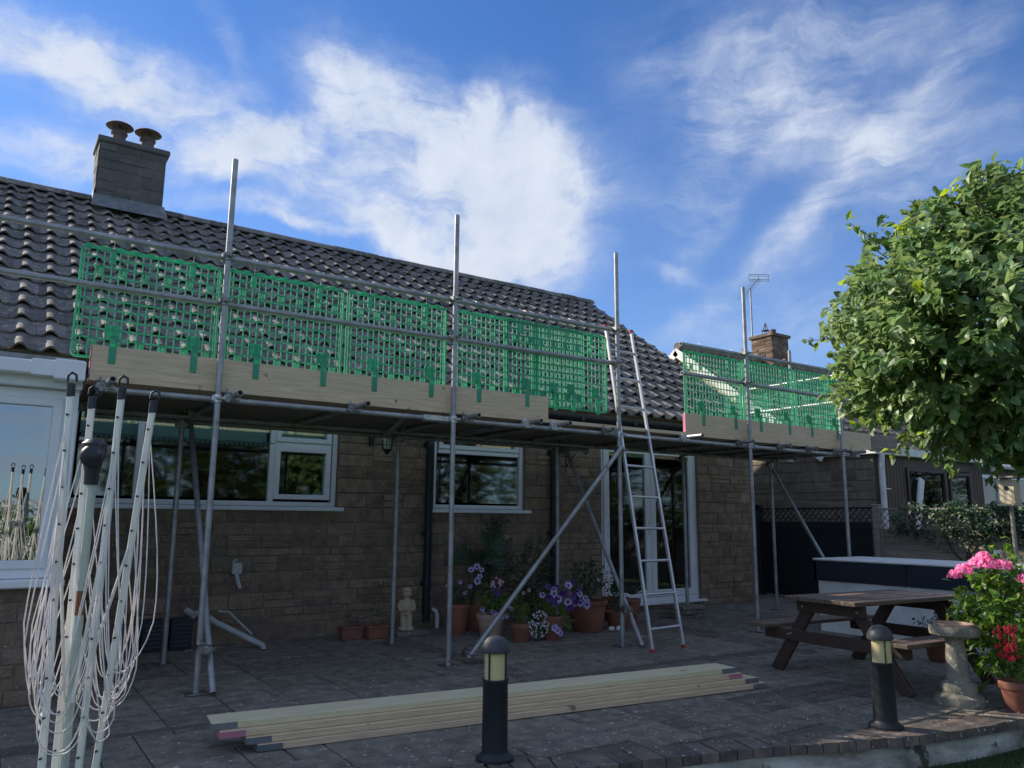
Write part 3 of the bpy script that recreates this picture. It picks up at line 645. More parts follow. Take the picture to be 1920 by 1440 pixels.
coupler((3.82, YO-.02, .09)); coupler((5.70, YO-.03, 2.05)); coupler((5.75, YO-.04, .38), R(90)); coupler((1.52, YO-.03, .32), R(90)); coupler((6.0, YI-.02, 2.14), R(90)); coupler((9.84, YO, .5), R(90))
bpy.data.objects.remove(cw) if cw.users == 0 else None
m = MB(); m.tube((3.32, YL, 2.225), (3.45, YL, 2.225), .033, 12); m.tube((3.46, YL, 2.225), (3.58, YL, 2.225), .033, 12); m.box((3.33, YL-.05, 2.2), (3.57, YL-.03, 2.25), 0, None, .005); m.build('sleeve_coupler', couplw, sc)
# deck
random.seed(4)
for r_ in range(7):
    y0 = 6.425+r_*.234
    for (a, b) in ((.58+rnd(-.02, .02), 4.48), (4.485, 8.38), (8.385, 10.45+rnd(-.05, .02))):
        m = MB(); zj = rnd(0, .003); m.box((a, y0, 2.287+zj), (b-.004, y0+.228, 2.325+zj), 0, None, .003); m.build('deck_board', pine if r_ == 0 else pineold, sc)  # front board in brighter pine stands for sunlight on the deck edge
tb = []
for (a, b) in ((.565, 4.79), (6.81, 10.62)):
    m = MB(); m.box((a, 6.443, 2.329), (b, 6.478, 2.56), 0, None, .003); o = m.build('toe_board', pine, sc)
    e = MB(); e.box((a-.003, 6.441, 2.335), (a+.004, 6.480, 2.555)); e.build('painted_end', pinkp, o)
m = MB(); m.box((10.63, 6.443, 2.315), (11.4, 6.478, 2.545), 0, None, .003); m.build('toe_board', pineold, sc)
tag(sc, None, None)

# ---------------------------------------------------------------- brick guards
PW, PH = 1.03, .885
def guard_meshes():
    g = MB(); t = .006
    g.box((0, -t, .03), (.016, t, PH-.03)); g.box((.024, -t, .03), (.032, t, PH-.03)); g.box((PW-.016, -t, .03), (PW, t, PH-.03)); g.box((PW-.032, -t, .03), (PW-.024, t, PH-.03))
    g.box((.03, -t-.001, PH-.035), (PW-.03, t+.001, PH-.012)); g.box((.03, -t-.001, 0), (PW-.03, t+.001, .018)); 
    for (cx, cz, a0) in ((.04, .04, 180), (PW-.04, .04, 270), (PW-.04, PH-.05, 0), (.04, PH-.05, 90)):
        pts = [(cx+.034*math.cos(R(a0+k*18)), 0, cz+.034*math.sin(R(a0+k*18))) for k in range(6)]; g.path(pts, .008, 6)
    n = 19
    for k in range(1, n):
        x = k*PW/n; g.box((x-.0042, -t*.8, .018), (x+.0042, t*.8, PH-.03))
        if k % 2: g.ell((x, 0, PH-.008), (.03, .006, .012), 8)
    for z in (.085, .16, .235, .31, .385, .46, .545, .57, .645, .72, .79): g.box((.03, -t*.7, z-.0048), (PW-.03, t*.7, z+.0048))
    for k in range(2, n, 3):
        for z in (.10, .66):
            x = k*PW/n; g.box((x+.008, -t, z), (x+.014, t, z+.06)); g.box((x+.046, -t, z), (x+.052, t, z+.06)); g.box((x+.008, -t*.9, z+.055), (x+.052, t*.9, z+.062)); g.box((x+.008, -t*.9, z), (x+.052, t*.9, z+.007)); g.box((x+.022, -t*.6, z+.01), (x+.04, t*.6, z+.05))
    hooks = []; clips = []
    for x in (.22, .80):
        h = MB(); h.box((x-.022, -.012, PH-.14), (x+.022, .004, PH-.02), 0, None, .003); h.path([(x, -.01, PH-.05), (x, -.012, PH+.04), (x, -.03, PH+.085), (x, -.06, PH+.09), (x, -.09, PH+.07)], .0028, 6, 1); hooks.append(h)
        c = MB(); x += .05; c.box((x-.055, -.012, .17), (x+.045, -.004, .27), 0, None, .003); c.box((x-.02, -.0505, -.035), (x+.03, -.0445, .18), 0, None, .004); c.box((x-.019, -.0444, .165), (x+.029, -.003, .18)); c.box((x+.026, -.05, .09), (x+.031, -.01, .17)); clips.append(c)
        for q in (-.05, -.03, -.01, .01, .03): c.box((x+q, -.016, .175), (x+q+.006, -.011, .265))
    return g, hooks, clips
g, hooks, clips = guard_meshes()
proto = thing('brick_guard', (0, 0, 0), 'x', 'mesh panel', 'green plastic brick guards hung on the scaffold rails')
g.build('mesh_panel', greenp, proto, sharp=0)
for h in hooks: h.build('hook', [greenp, couplm], proto, sharp=0)
for c in clips: c.build('clip', greenp, proto, sharp=0)
GL = [(.43, 2.462, 0, 'leftmost green mesh panel, above the left end of the toe board'),
 (1.50, 2.462, 0, 'green mesh panel just right of the leftmost tall scaffold pole'),
 (2.56, 2.462, 0, 'green mesh panel just left of the second tall scaffold pole'),
 (3.67, 2.462, 0, 'green mesh panel just right of the second tall scaffold pole'),
 (4.28, 2.466, .012, 'green mesh panel overlapped behind its neighbours near the end of the left toe board'),
 (4.62, 2.462, -.0, 'green mesh panel hanging past the end of the toe board beside the ladder'),
 (6.85, 2.462, 0, 'first green mesh panel right of the ladder gap, above the red-tipped board end'),
 (7.91, 2.462, 0, 'green mesh panel just right of the fourth tall scaffold pole'),
 (8.97, 2.462, 0, 'green mesh panel just left of the scaffold pole by the tree')]
for i, (X, z, dy, lb) in enumerate(GL):
    o = proto if i == 0 else copy_tree(proto)
    o.location = (X, 6.4885+dy+(.014 if i == 5 else 0), z); o['label'] = lb; o.rotation_euler = (rnd(-.012, .006), rnd(-.006, .006), rnd(-.006, .006))
for i, (y, lb) in enumerate([(6.45, 'near green mesh panel on the return rail at the right end of the scaffold'), (7.30, 'far sunlit green mesh panel on the return rail at the right end of the scaffold')]):
    o = copy_tree(proto); o.location = (10.0, y+(0 if i == 0 else .22), 2.44); o.rotation_euler.z = R(90); o['label'] = lb

# ---------------------------------------------------------------- ladder
ld = thing('ladder', (5.95, 5.97, 0), 'long aluminium ladder leaning up through the gap in the scaffold', 'ladder')
A0, A1, B0, B1 = Vector((5.70, 5.93, .02)), Vector((5.745, 6.625, 3.49)), Vector((6.20, 5.99, .02)), Vector((6.135, 6.62, 3.48))
for a, b in ((A0, A1), (B0, B1)):
    m = MB(); m.beam(a, b, .036, .026, 0, up=(1, 0, 0), c=.004); st = m.build('stile', alum, ld)
    d = (b-a).normalized(); e = MB(); e.beam(a-d*.02, a+d*.015, .05, .032, 0, up=(1, 0, 0), c=.006); e.build('foot_cap', redp, st)
    e = MB(); e.tube(b-d*.01, b+d*.02, .024, 12); e.build('end_cap', redp, st)
for k in range(10):
    t = (.2+k*.335)/3.49; m = MB(); m.tube(A0.lerp(A1, t), B0.lerp(B1, t), .015, 10); m.build('rung', alum, ld)

# ---------------------------------------------------------------- plank stack
random.seed(12)
PL = [('pine_plank', 1.26, -.02, 0, 'bottom plank of the stack, grey metal-banded end sticking out furthest', pine), ('pine_plank', 1.20, .0, 1, 'second plank from the bottom of the stack on the patio', pine), ('pine_plank', 1.06, .03, 2, 'third plank up, with a pink painted end', pine), ('pine_plank', 1.02, .07, 3, 'top plank of the stack with a pale greenish face', pinegreen)]
base = Vector((1.2, 4.80, 0)); ang = R(-5.9)
for (nm, xo, yo, k, lb, mt) in PL:
    o = thing(nm, (base.x+(xo-1.02)*math.cos(ang)-yo*math.sin(ang)*1, base.y+(xo-1.02)*math.sin(ang)+yo, .004+k*.0395), lb, 'plank', 'scaffold planks stacked on the patio', ang+rnd(-.003, .003))
    m = MB(); m.box((0, -.112, 0), (3.9, .112, .038), 0, None, .003); m.build('board', mt, o, local=True)
    for e in ((0, .02), (3.88, 3.9)):
        b = MB(); b.box((e[0]-.002, -.1135, -.0005), (e[0]+.14 if e[0] == 0 else e[1]+.002, .1135, .0392)) if False else b.box((e[0]-.002 if e[0] == 0 else 3.76, -.1135, .002), (.14 if e[0] == 0 else 3.902, -.112, .036)); b.box((e[0]-.002 if e[0] == 0 else 3.9, -.11, .002), (0 if e[0] == 0 else 3.902, .112, .036))
        b.build('end_band', pinkp if k == 2 or (k == 3 and e[0] == 0 and False) else leadm, o, local=True)
m = MB(); m.tube((3.05, 4.72, .164), (3.05, 4.72, .172), .034, 12); m.tube((3.05, 4.72, .172), (3.05, 4.72, .19), .02, 12); m.box((3.02, 4.69, .17), (3.09, 4.75, .18), 0, None, .003)
tag(m.build('plastic_cap', greenp), 'small green plastic cap lying on the top plank', 'plastic cap')

# ---------------------------------------------------------------- bollard lights
def bollard(x, y, label, h=.64, rz=0):
    o = thing('bollard_light', (x, y, 0), label, 'bollard light', 'black bollard lights on the patio', rz)
    m = MB(); m.lathe([(.105, 0), (.105, .018), (.085, .03), (.072, .045), (.070, h-.235), (.074, h-.23), (.074, h-.215)], n=28); m.build('post', bollm, o, local=True)
    m = MB(); m.lathe([(.062, h-.215), (.062, h-.07)], n=28); m.build('lamp_lens', lens_m, o, local=True)
    m = MB()
    for k in range(4):
        a = k*math.pi/2+.45; m.beam((.066*math.cos(a), .066*math.sin(a), h-.215), (.066*math.cos(a), .066*math.sin(a), h-.07), .008, .008)
    m.build('lens_bars', bollm, o, local=True)
    m = MB(); m.lathe([(.078, h-.075), (.08, h-.065), (.078, h-.045), (.068, h-.02), (.048, h+.002), (.02, h+.014), (.001, h+.016)], n=28); m.build('cap', bollc, o, local=True)
bollard(2.48, 3.83, 'black bollard light with cream lens standing in front of the planks')
bollard(4.97, 3.05, 'black bollard light with cream lens standing before the picnic table', .62, .5)

# ---------------------------------------------------------------- rotary airer
PX, PY = .352, 3.45
ra = thing('rotary_airer', (PX, PY, -.2), 'folded white rotary clothes airer with drooping lines at the left', 'clothes airer')
m = MB(); m.tube((PX, PY, -.2), (PX, PY, 1.5), .016, 16); m.build('pole', mint, ra)
m = MB(); m.tube((PX, PY, .93), (PX, PY, 1.02), .0167, 16); m.build('rusty_sleeve', rustm, ra)
m = MB(); m.lathe([(.025, 0), (.027, .05), (.036, .09), (.045, .13), (.046, .16), (.030, .175)], (PX-.005, PY, 1.42), 20); m.ell((PX-.012, PY-.03, 1.53), (.045, .035, .045), 14); m.build('hub', blackp, ra)
TOPS = [Vector((.245, 3.43, 1.795)), Vector((.335, 3.57, 1.77)), Vector((.415, 3.36, 1.79)), Vector((.55, 3.47, 1.76))]
BOTS = [Vector((.29, 3.43, -.05)), Vector((.33, 3.53, -.05)), Vector((.385, 3.385, -.05)), Vector((.43, 3.46, -.05))]
dirs = [Vector((-1, -.1, 0)), Vector((-.3, .95, 0)), Vector((.2, -.98, 0)), Vector((1, .15, 0))]
for a, b, d in zip(TOPS, BOTS, dirs):
    m = MB()
    for k in range(11): q = a.lerp(b, .06+k*.075); m.tube(q+Vector((-.010, -.014, 0)), q+Vector((-.003, -.002, 0)), .0042, 8, 1)
    m.beam(b, a, .015, .025, 0, up=(.8, -.6, 0), c=.003); arm = m.build('arm', [airerw, blackp], ra)
    e = (a-b).normalized(); c = MB(); c.beam(a-e*.04, a+e*.012, .020, .030, 0, up=(.8, -.6, 0), c=.005)
    c.path([a+e*.02+Vector((-.014, .01, 0)), a+e*.045+Vector((-.012, .01, 0)), a+e*.055, a+e*.045+Vector((.014, -.01, 0)), a+e*.02+Vector((.016, -.012, 0))], .005, 8); c.build('end_cap', blackp, arm)
    # struts from arm back to the hub
    s_ = MB(); q = a.lerp(b, .30); s_.tube(q, Vector((PX, PY, .62))+d*.02, .006, 8); s_.build('strut', airerw, arm)
m = MB(); random.seed(33)
for (i, j, bul) in ((0, 1, Vector((-.10, .0, 0))), (0, 2, Vector((-.06, -.07, 0))), (2, 3, Vector((.05, -.06, 0))), (3, 1, Vector((.09, .04, 0)))):
    for k in range(11):
        t = .06+k*.075; a = TOPS[i].lerp(BOTS[i], t); b = TOPS[j].lerp(BOTS[j], t); h = a.z; zb = .41+.22*(h-.3)+rnd(-.05, .05); sag = h-zb
        if sag < .08: continue
        bl_ = bul*rnd(.6, 1.35); tw = rnd(-.02, .02); pts = []
        for q in range(23):
            th = math.pi*q/22; w = (1-math.cos(th))/2; s1 = math.sin(th)**.8 if 0 < q < 22 else 0
            p = a.lerp(b, w); p.z = (a.z*(1-w)+b.z*w)-sag*s1; p += bl_*min(1, s1*1.25)*(1-.3*s1**8)*(.45+.55*min(1, sag/1.0)); p.x += tw*math.sin(th*2); pts.append(p)
        m.path(pts, .0023, 6)
m.build('clothes_line', rope, ra, sharp=70)

# ---------------------------------------------------------------- foliage helpers
def leaf(mb, p, d, nrm, L_, W_, m=0, curl=.25):
    d = d.normalized(); s_ = d.cross(nrm)
    if s_.length < 1e-3: s_ = d.orthogonal()
    s_.normalize(); n = s_.cross(d)
    a = p; b = p+d*L_*.45-n*L_*curl*.15; c = p+d*L_-n*L_*curl
    l = b+s_*W_*.5+n*W_*.15; r_ = b-s_*W_*.5+n*W_*.15
    l2 = p+d*L_*.78-n*L_*curl*.55+s_*W_*.3; r2 = p+d*L_*.78-n*L_*curl*.55-s_*W_*.3; mid = p+d*L_*.78-n*L_*curl*.6
    mb.add([a, l, b, r_, l2, mid, r2, c], [[0, 1, 2], [0, 2, 3], [1, 4, 5, 2], [2, 5, 6, 3], [4, 7, 5], [5, 7, 6]], m)
def rv(): 
    while True:
        v = Vector((rnd(-1, 1), rnd(-1, 1), rnd(-1, 1)))
        if .05 < v.length < 1: return v.normalized()
def clump(mb, p, d, n, L_, spread, m=0, up=.3):
    for k in range(n):
        q = p+rv()*spread*rnd(.1, 1); dd = (d+rv()*1.1+Vector((0, 0, -.15))); nn = (Vector((0, 0, 1))+rv()*.8+d*up)
        leaf(mb, q, dd, nn, L_*rnd(.65, 1.15), L_*rnd(.45, .62), m, rnd(.05, .4))
def crown(mb, twigs, c, rad, ntip, nl, L_, seed, shell=.55, lob=.25, m2=.03):
    random.seed(seed); c = Vector(c); tips = []
    for k in range(ntip):
        d = rv(); 
        k_ = 1+lob*noise.noise(d*1.7+Vector((seed, 0, 0)))*2
        rr_ = (shell+(1-shell)*random.random()**.6)*k_; p = c+Vector((d.x*rad[0], d.y*rad[1], d.z*rad[2]))*rr_
        tips.append((p, d)); o = d+Vector((0, 0, .35)); y = 1 if random.random() < m2 else 0
        tw = p+o.normalized()*L_*rnd(1.2, 2.6)
        if twigs is not None and k % 2 == 0: twigs.path([p-d*L_*2.2, p, tw], .0045, 5, 0, .4)
        for q in range(nl):
            t = q/nl; pp = p.lerp(tw, t)+rv()*L_*.35; dd = rv()*1.0+o*.55+Vector((0, 0, -.25))
            leaf(mb, pp, dd, Vector((0, 0, 1))+rv()*.7+d*.3, L_*rnd(.55, 1.2), L_*rnd(.5, .72), y, rnd(.1, .6))
    return tips
def tree(name, base, c, rad, ntip, nl, L_, label, seed, cat='tree', mt=None, trunk_r=.07, group=None, shell=.55, lob=.25, nb=9, extra=()):
    t = thing(name, base, label, cat, group); lv = MB(); tw = MB(); crown(lv, tw, c, rad, ntip, nl, L_, seed, shell, lob)
    for p, d in extra:
        p = Vector(p); d = Vector(d).normalized(); q = p+d*.3; p.x += .1; q.x += .1; tw.path([p-d*.3, p, q], .005, 5, 0, .4)
        for k in range(30): leaf(lv, p.lerp(q, rnd(-.3, 1))+rv()*.04, rv()+d*.4, Vector((0, 0, 1))+rv()*.5, .08*rnd(.6, 1.1), .042, 1 if random.random() < .25 else 0, rnd(.1, .5))
    lv.build('crown', mt or [leafA, leafY], t, sharp=0); random.seed(seed+1)
    B = Vector(base); Cc = Vector(c); fork = B.lerp(Cc, .55); fork.x = B.x*.6+Cc.x*.4
    tw.path([B, B.lerp(fork, .5)+Vector((.03, -.02, 0)), fork], trunk_r, 10, 0, .7)
    for k in range(nb):
        d = rv(); d.z = abs(d.z)*.7-.1; e = Cc+Vector((d.x*rad[0], d.y*rad[1], d.z*rad[2]))*.8; mid = fork.lerp(e, .5)+rv()*.08*rad[0]
        tw.path([fork, mid, e], trunk_r*.5, 7, 0, .2)
    tw.build('trunk', bark, t); return t

# apple tree at the right
SHOOTS = [((5.0, 3.2, 2.6), (-.8, .6, 0)), ((5.15, 3.0, 2.15), (-.5, .5, -.5)), ((5.35, 2.9, 1.98), (-.4, .5, -.6)), ((5.2, 3.0, 3.3), (-.6, .6, .7)), ((5.05, 3.1, 2.3), (-.6, .4, -.4)), ((5.5, 2.7, 1.9), (-.3, .2, -.8)), ((5.75, 2.6, 1.87), (0, .2, -.8)), ((5.2, 2.7, 2.05), (-.5, 0, -.4))]
tr = tree('apple_tree', (7.0, 2.15, -.3), (6.08, 2.42, 2.68), (1.30, 1.26, .90), 2400, 14, .09, 'leafy apple tree with a rounded crown overhanging the patio at the right', 40, shell=.38, lob=.13, trunk_r=.075, extra=SHOOTS)
# ---------------------------------------------------------------- picnic table
pt = thing('picnic_table', (5.83, 4.10, 0), 'brown wooden picnic table with attached benches by the hydrangea', 'picnic table', rz=R(-4.3))
TL, TW_, TZ = 1.45, .70, .67
for k in range(5):
    m = MB(); w = TW_/5; y = -TW_/2+k*w; m.box((-.0, y+.004, TZ-.035), (TL, y+w-.004, TZ+rnd(-.001, .002)), 0, None, .005); m.build('top_board', tablew, pt, local=True)
for s_ in (-1, 1):
    for k in range(2):
        m = MB(); y = s_*(.60+k*.125); m.box((-.02, y-.058, .375), (TL+.02, y+.058, .408), 0, None, .005); m.build('bench_board', tablew, pt, local=True)
for X in (.14, TL-.14):
    m = MB(); m.beam((X, -.33, TZ-.085), (X, .33, TZ-.085), .04, .095, 0, c=.005); m.build('top_rail', brownw, pt, local=True)
    m = MB(); m.beam((X, -.70, .325), (X, .70, .325), .04, .095, 0, c=.005); m.build('bench_rail', brownw, pt, local=True)
    for s_ in (-1, 1):
        m = MB(); dx = .0405 if X < .5 else -.0405
        p0 = Vector((X+dx, s_*.64, -.01)); p1 = Vector((X+dx, s_*.20, TZ-.04)); m.beam(p0, p1, .11, .04, 0, up=(1, 0, 0), c=.005); lg = m.build('leg', brownw, pt, local=True)
        b = MB()
        for q in ((s_*.27, TZ-.09), (s_*.44, .33), (s_*.41, .34)): b.tube((X-.024, q[0], q[1]), (X-.02, q[0], q[1]), .009, 8)
        b.build('bolts', couplw, lg, local=True)
# ---------------------------------------------------------------- bird bath
bb = thing('bird_bath', (6.06, 3.13, 0), 'weathered concrete bird bath on a round pedestal beside the hydrangea', 'bird bath')
m = MB(); m.lathe([(.165, 0), (.17, .03), (.16, .06), (.135, .075), (.12, .085), (.125, .12), (.115, .15), (.085, .165), (.078, .20), (.072, .32), (.062, .44), (.07, .455), (.09, .47)], (6.06, 3.13, 0), 28); m.build('pedestal', bathm, bb)
m = MB(); m.lathe([(.08, .465), (.14, .475), (.165, .49), (.17, .515), (.168, .545), (.16, .555), (.15, .548), (.13, .53), (.05, .515), (.001, .513)], (6.06, 3.13, 0), 32); m.build('bowl', bathm, bb)
m = MB(); m.lathe([(.10, .52), (.128, .535), (.133, .57), (.126, .57), (.12, .54), (.09, .525), (.001, .523)], (6.06, 3.13, 0), 32); m.build('water_dish', terrap, bb)

# ---------------------------------------------------------------- potted plants
def pot_mesh(x, y, r_, h, z=0, rim=.02):
    m = MB(); m.lathe([(r_*.68, z), (r_*.72, z+.01), (r_*.95, z+h-.05), (r_*1.0, z+h-.05), (r_*1.03, z+h-.04), (r_*1.03, z+h-.005), (r_, z+h), (r_*.92, z+h), (r_*.9, z+h-.04), (.001, z+h-.045)], (x, y, 0), 28); return m
def flower(mb, p, nrm, r_, mi, mc):
    nrm = nrm.normalized(); a = nrm.orthogonal().normalized(); b = nrm.cross(a); n = 10; vs = [p]; 
    for k in range(n):
        th = 2*math.pi*k/n; q = r_*(1 if k % 2 else .82); vs.append(p+(a*math.cos(th)+b*math.sin(th))*q+nrm*r_*.28)
    mb.add(vs, [[0, 1+k, 1+(k+1) % n] for k in range(n)], mi); q = p+nrm*r_*.12
    mb.add([q]+[q+(a*math.cos(2*math.pi*k/6)+b*math.sin(2*math.pi*k/6))*r_*.38+nrm*r_*.02 for k in range(6)], [[0, 1+k, 1+(k+1) % 6] for k in range(6)], mc)
def potted(name, x, y, r_, h, label, pm, fol, flowers=None, seed=1, leafm=None, L_=.035):
    t = thing(name, (x, y, 0), label, 'potted plant'); pot_mesh(x, y, r_, h).build('pot', pm, t); random.seed(seed)
    s_ = MB(); s_.lathe([(r_*.9, h-.06), (r_*.9, h-.03), (.001, h-.02)], (x, y, 0), 16); s_.build('soil', soil, t)
    lv = MB()
    for (cx, cy, cz, rx, ry, rz_, n) in fol:
        for k in range(n):
            d = rv(); p = Vector((x+cx+d.x*rx*rnd(.3, 1), y+cy+d.y*ry*rnd(.3, 1), cz+d.z*rz_*rnd(.3, 1))); clump(lv, p, d, 4, L_, L_*.9)
    for k in range(9):
        a = rnd(0, 6.28); lv.path([(x+r_*.3*math.cos(a), y+r_*.3*math.sin(a), h-.03), (x+fol[0][0]+rnd(-.5, .5)*fol[0][3], y+fol[0][1]+rnd(-.5, .5)*fol[0][4], fol[0][2]+rnd(-.3, .5)*fol[0][5])], .004, 5)
    lv.build('foliage', leafm or leafD, t, sharp=0)
    if flowers:
        fm = MB(); mats = [petl, petd, petw, petp, pinkpale, redf]
        for (cx, cy, cz, rx, ry, rz_, n, rf_, mis) in flowers:
            for k in range(n):
                d = rv(); d.y = -abs(d.y); p = Vector((x+cx+d.x*rx, y+cy+d.y*ry, cz+d.z*rz_)); mi = random.choice(mis)
                flower(fm, p, Vector((-.45, -.85, .15))+rv()*.5, rf_*rnd(.8, 1.15), mi, 1 if rf_ > .015 else mi)
        fm.build('flowers', mats, t, sharp=0)
    return t
potted('petunia_pot', 4.66, 8.02, .14, .34, 'brown terracotta pot of lilac petunias nearest the stone figure', terra, [(0, 0, .45, .17, .14, .16, 60)], [(.13, -.12, .68, .12, .05, .10, 6, .042, [0]), (-.17, -.05, .52, .03, .03, .03, 1, .03, [2]), (.0, -.1, .5, .15, .1, .1, 3, .03, [0])], 3)
potted('geranium_pot', 4.90, 7.68, .16, .25, 'pale pot with pink geraniums and trailing purple flowers', terrap, [(0, 0, .42, .2, .16, .18, 80)], [(.0, -.1, .60, .09, .05, .05, 10, .020, [4]), (-.02, -.12, .5, .06, .05, .05, 5, .03, [3]), (.06, -.15, .3, .12, .06, .08, 9, .028, [0, 4]), (-.1, -.1, .35, .1, .06, .08, 5, .025, [0])], 4, leafH)
potted('lobelia_pot', 5.0, 7.22, .12, .19, 'small terracotta pot spilling over with tiny white flowers', terra, [(0, 0, .30, .16, .14, .12, 50), (.15, -.08, .15, .12, .1, .12, 40), (-.05, 0, .42, .2, .12, .1, 35)], [(.16, -.10, .18, .14, .08, .14, 110, .011, [2]), (.0, 0, .55, .1, .08, .04, 2, .02, [4])], 5, leafH, .028)
potted('petunia_pot', 5.36, 7.13, .13, .26, 'terracotta pot of mixed purple and lilac petunias beside the big pot', terra, [(0, 0, .40, .24, .2, .18, 110), (.1, -.05, .2, .18, .12, .12, 40)], [(0, -.15, .52, .26, .1, .12, 16, .042, [0, 0, 3]), (.0, -.15, .42, .2, .1, .1, 9, .038, [3]), (.28, -.1, .36, .12, .08, .12, 7, .042, [0]), (-.05, -.18, .14, .08, .04, .05, 4, .045, [0])], 6, leafH)
potted('camellia_pot', 6.12, 7.46, .24, .36, 'large terracotta pot holding a glossy dark evergreen shrub', terra, [(0, 0, .62, .3, .26, .24, 130)], [(.12, -.18, .6, .12, .05, .10, 16, .02, [2])], 7, leafD, .05)
potted('spiky_plant_pot', 7.05, 8.0, .19, .30, 'terracotta pot with a spiky plant against the French doors', terra, [(0, 0, .45, .2, .16, .12, 40)], None, 8)
t = potted('handled_pot', 6.62, 7.45, .17, .20, 'low rounded terracotta pot with a ring handle under the ladder', terra, [(-.02, 0, .36, .16, .14, .16, 60)], None, 9)
m = MB(); m.path([(6.77+.075*math.cos(a)*1, 7.40-.03*math.cos(a), .12+.07*math.sin(a)) for a in [math.pi*2*k/14 for k in range(15)]], .017, 10); m.build('handle', terra, t)
random.seed(14)
lv = MB(); B = Vector((7.25, 7.9, .34))
for k in range(34):
    a = rnd(0, 6.28); e = rnd(.1, 1.2); d = Vector((math.cos(a)*math.cos(e), math.sin(a)*math.cos(e), math.sin(e))); s_ = d.orthogonal().normalized()*.011; l = rnd(.22, .36)
    lv.add([B-s_, B+s_, B+d*l*.6+s_*.8, B+d*l*.6-s_*.8, B+d*l+Vector((0, 0, -.03))], [[0, 1, 2, 3], [3, 2, 4]])
spk = thing('yucca', (7.25, 7.9, 0), 'small spiky yucca in a clay pot beside the ladder foot', 'potted plant'); pot_mesh(7.25, 7.9, .11, .28).build('pot', terra, spk); lv.build('leaves', leafD, spk, sharp=0)
# fan palm behind
fp = thing('fan_palm', (4.98, 8.25, 0), 'fan palm with stiff dark fronds against the wall below the small window', 'palm'); pot_mesh(4.98, 8.25, .16, .3).build('pot', terra, fp); random.seed(15)
lv = MB(); st = MB()
for k in range(10):
    a = rnd(0, 6.28); tip = Vector((4.98+.24*math.cos(a), 8.2+.16*math.sin(a), rnd(.72, 1.0))); st.path([(4.98, 8.25, .28), (4.98+.1*math.cos(a), 8.22+.08*math.sin(a), .6), tip], .006, 5)
    out_ = (tip-Vector((4.98, 8.25, .55))).normalized(); sd = out_.cross(Vector((0, -1, .3))).normalized()
    for q in range(17):
        th = R(-80+q*10); d = (out_*math.cos(th)+sd*math.sin(th)); l = .27*(1-.25*abs(th)/1.4); s_ = d.cross(Vector((0, -1, .2))).normalized()*.010
        lv.add([tip, tip+d*l*.5+s_, tip+d*l, tip+d*l*.5-s_], [[0, 1, 2], [0, 2, 3]])
lv.build('fronds', leafD, fp, sharp=0); st.build('stalks', leafD, fp, sharp=0)
def shrub(name, x, y, z0, rad, n, label, seed, mt=None, L_=.04, cat='shrub', lob=.3, zc=None):
    t = thing(name, (x, y, z0), label, cat); lv = MB(); tw = MB(); zc = zc or z0+rad[2]
    crown(lv, tw, (x, y, zc), rad, n, 6, L_, seed, .3, lob, .05); random.seed(seed)
    for k in range(8): tw.path([(x+rnd(-.05, .05), y+rnd(-.05, .05), z0), (x+rnd(-.6, .6)*rad[0], y+rnd(-.6, .6)*rad[1], zc+rnd(-.2, .6)*rad[2])], .010, 6, 0, .3)
    lv.build('foliage', mt or [leafD, leafD], t, sharp=0); tw.build('stems', bark, t, sharp=0); return t
shrub('conifer', 5.33, 8.25, 0, (.22, .2, .62), 260, 'dark upright conifer with a narrow top rising beside the window sill', 61, L_=.035, zc=.62)
shrub('conifer', 5.38, 8.35, .9, (.12, .12, .24), 70, 'narrow pointed tip of dark evergreen under the small window', 62, L_=.03, zc=1.18)
shrub('evergreen_shrub', 5.85, 8.2, 0, (.33, .24, .48), 260, 'dark rounded evergreen shrub beside the right black downpipe', 63, L_=.04, zc=.52)
# two rectangular planters with a wispy plant
for i, (x, y, lb) in enumerate([(3.48, 8.30, 'left one of two small rectangular clay planters by the wall'), (3.75, 8.22, 'right one of two small rectangular clay planters, next to the stone figure')]):
    o = thing('clay_planter', (x, y, 0), lb, 'planter', 'two rectangular clay planters'); m = MB(); m.box((x-.115, y-.07, 0), (x+.115, y+.07, .13), 0, None, .008); m.box((x-.122, y-.077, .11), (x+.122, y+.077, .14), 0, None, .006); m.build('trough', terra, o)
    lv = MB(); random.seed(70+i)
    for k in range(14 if i == 0 else 60): clump(lv, Vector((x+rnd(-.08, .08), y+rnd(-.04, .04), .16+rnd(0, .03 if i == 0 else .45))), Vector((0, 0, 1)), 3, .028, .03)
    lv.build('foliage', leafD, o, sharp=0)

# ---------------------------------------------------------------- stone figure
sf = thing('garden_statue', (4.17, 8.33, 0), 'small sandstone garden figure of a man in a flat cap holding a mug', 'statue')
m = MB(); m.box((3.98, 8.16, 0), (4.38, 8.50, .05), 0, None, .006); m.build('slab', slabm, sf)
b = MB(); C0 = Vector((4.17, 8.33, .05)); fw = Vector((-.25, -.95, 0)).normalized(); sd = Vector((-fw.y, fw.x, 0)).normalized()*-1
def P_(s_, f_, z): return C0+sd*s_+fw*f_+Vector((0, 0, z))
b.lathe([(.09, 0), (.095, .01), (.09, .03), (.001, .035)], C0, 20)
for s_ in (-1, 1):
    b.path([P_(s_*.033, 0, .03), P_(s_*.036, .005, .10), P_(s_*.034, 0, .2)], .034, 12); b.ell(P_(s_*.037, .025, .04), (.03, .042, .02), 10)
b.path([P_(0, 0, .17), P_(0, .005, .23), P_(0, 0, .29), P_(0, -.003, .335)], .066, 14, 0, .86)
